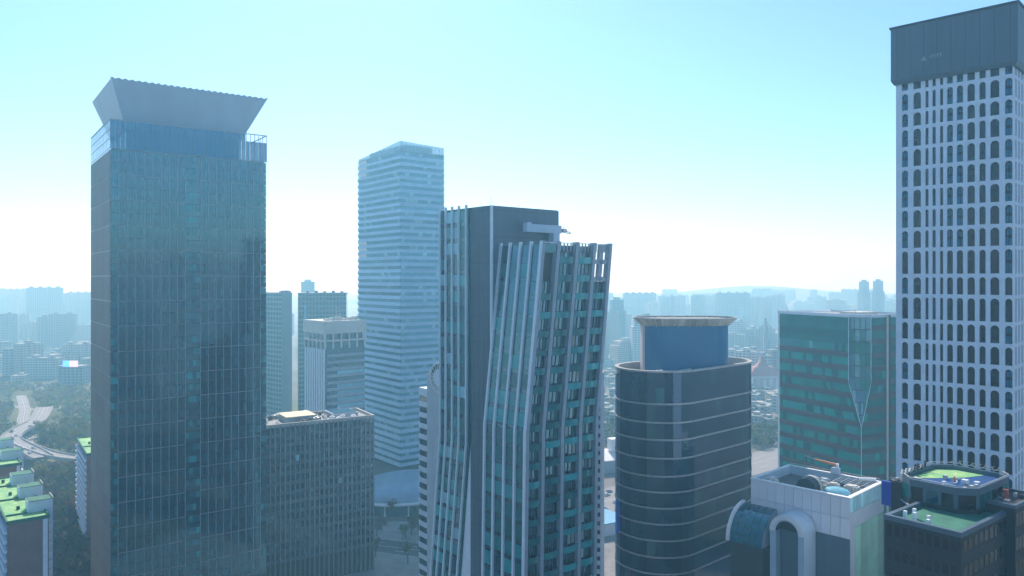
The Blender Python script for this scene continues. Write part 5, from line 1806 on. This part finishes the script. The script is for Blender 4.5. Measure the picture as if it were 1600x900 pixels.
def woodland(name, label, x0, x1, y0, y1, n, mats, seed):
    rr = random.Random(seed)
    m = MB()
    for k in range(n):
        X, Y = gpt(rr.uniform(x0, x1), rr.uniform(y0, y1))
        if not clear(X, Y, 7): continue
        r = rr.uniform(2.0, 4.5); h = rr.uniform(3, 7); mi = rr.randrange(len(mats))
        for q in range(16):
            d = Vector((rr.gauss(0, 1), rr.gauss(0, 1), rr.gauss(0, .7))).normalized() * r * rr.random() ** .4
            p = Vector((X, Y, h)) + d
            p.z = max(.4, p.z)
            s = rr.uniform(.8, 1.6)
            a = Vector((rr.gauss(0, 1), rr.gauss(0, 1), rr.gauss(0, .5))).normalized(); b = a.orthogonal().normalized()
            m.face([p - a * s, p + b * s * .7, p + a * s, p - b * s * .7], mi)
    setp(m.build(name, mats), label, 'woodland', None, 'stuff')
woodland('woodland', 'dense far mass of park woodland beyond the elevated road', -10, 165, 606, 700, 900, [LEAF[0], LEAF[1], LEAF[2]], 5)
woodland('woodland', 'dull brown undergrowth and bushes beside the apartment slabs', 50, 175, 715, 905, 500, [LEAF[2], LEAF[2], LEAF[1]], 6)
woodland('woodland', 'far green belt of trees behind the riverside road', 925, 1230, 672, 700, 500, [LEAF[1], LEAF[0]], 8)

# ------------------------------------------------------------------ cars
def car_mesh(k, col):
    m = MB()
    m.hexa([(-2.2, -.9, .35), (2.2, -.9, .35), (2.2, .9, .35), (-2.2, .9, .35)], [(-2.15, -.85, .9), (2.1, -.85, .85), (2.1, .85, .85), (-2.15, .85, .9)], 0)
    m.hexa([(-1.7, -.8, .9), (1.1, -.8, .9), (1.1, .8, .9), (-1.7, .8, .9)], [(-1.2, -.65, 1.45), (.4, -.65, 1.45), (.4, .65, 1.45), (-1.2, .65, 1.45)], 1)
    m.box(-1.15, .35, -.64, .64, 1.451, 1.5, 0)
    for x in (-1.35, 1.35):
        for y in (-.92, .92):
            m.tube((x, y - .1, .33), (x, y + .1, .33), .33, 8, 2)
    return m.mesh('car', [mat('car_paint_%d' % k, col, .3, var=.03), G_BLACK, DARKER])
CARS = [car_mesh(0, (.75, .75, .75)), car_mesh(1, (.08, .08, .09)), car_mesh(2, (.35, .36, .38)), car_mesh(3, (.45, .08, .06))]
CN = ['white', 'black', 'silver', 'red']
def cars_on(path, offs_, z, spots, where, group):
    P = smooth_path(path, 12)
    for i, (f, lane, k) in enumerate(spots):
        j = int(f * (len(P) - 2))
        a, b = P[j], P[j + 1]
        th = math.atan2(b[1] - a[1], b[0] - a[0])
        o = link('car', CARS[k], None, (a[0] - math.sin(th) * lane, a[1] + math.cos(th) * lane, z + .06))
        o.rotation_euler = (0, 0, th)
        setp(o, '%s car %s' % (CN[k], where), 'car', '%s cars %s' % (CN[k], group))
cars_on([(-10, 372), (54, 432), (110, 476), (175, 528), (300, 640)], 0, .05, [(.27, -6, 0), (.24, 4, 1), (.30, 11, 2), (.22, -10, 2), (.285, 7, 0), (.315, -2, 1), (.60, 2, 2), (.53, -10, 1), (.64, 12, 0), (.58, -4, 0), (.62, 6, 1), (.55, 10, 2), (.66, -9, 3)],
        'driving on the wide riverside road', 'on the riverside road')
cars_on([gpt(63.6, 649, Z1), gpt(43, 665, Z1), gpt(25, 675, Z1), gpt(17, 683, Z1), gpt(22, 690, Z1), gpt(43, 701, Z1), gpt(64, 713, Z1)], 0, Z1, [(.2, 3, 0), (.35, -3, 1), (.5, 3, 0), (.72, -3, 2), (.86, 3, 0), (.93, -3, 0)],
        'driving on the curved elevated road', 'on the elevated road')
for k in range(9):
    X, Y = gpt(66 + (k % 3) * 5, 778 + k * 9)
    o = link('car', CARS[(0, 3, 2, 0, 1)[k % 5]], None, (X, Y, .02)); o.rotation_euler = (0, 0, R(35))
    c = CN[(0, 3, 2, 0, 1)[k % 5]]
    setp(o, '%s car parked beside the green-roofed apartment slab' % c, 'car', '%s cars parked by the apartments' % c)

# ------------------------------------------------------------------ haze
hz = MB()
hz.box(-6600, 6600, -6600, 6600, -1.5, 219)
hm = bpy.data.materials.new('haze')
hm.use_nodes = True
ht = hm.node_tree
ht.nodes.clear()
ho = ht.nodes.new('ShaderNodeOutputMaterial')
hv = ht.nodes.new('ShaderNodeVolumePrincipled')
hv.inputs['Color'].default_value = HAZE_COLOR
hv.inputs['Density'].default_value = HAZE_DENSITY
hv.inputs['Absorption Color'].default_value = (1, 1, 1, 1)
hv.inputs['Anisotropy'].default_value = HAZE_ANISO
ht.links.new(hv.outputs[0], ho.inputs['Volume'])
setp(hz.build('haze', hm), 'pale blue haze filling the air over the city', 'haze', None, 'stuff')
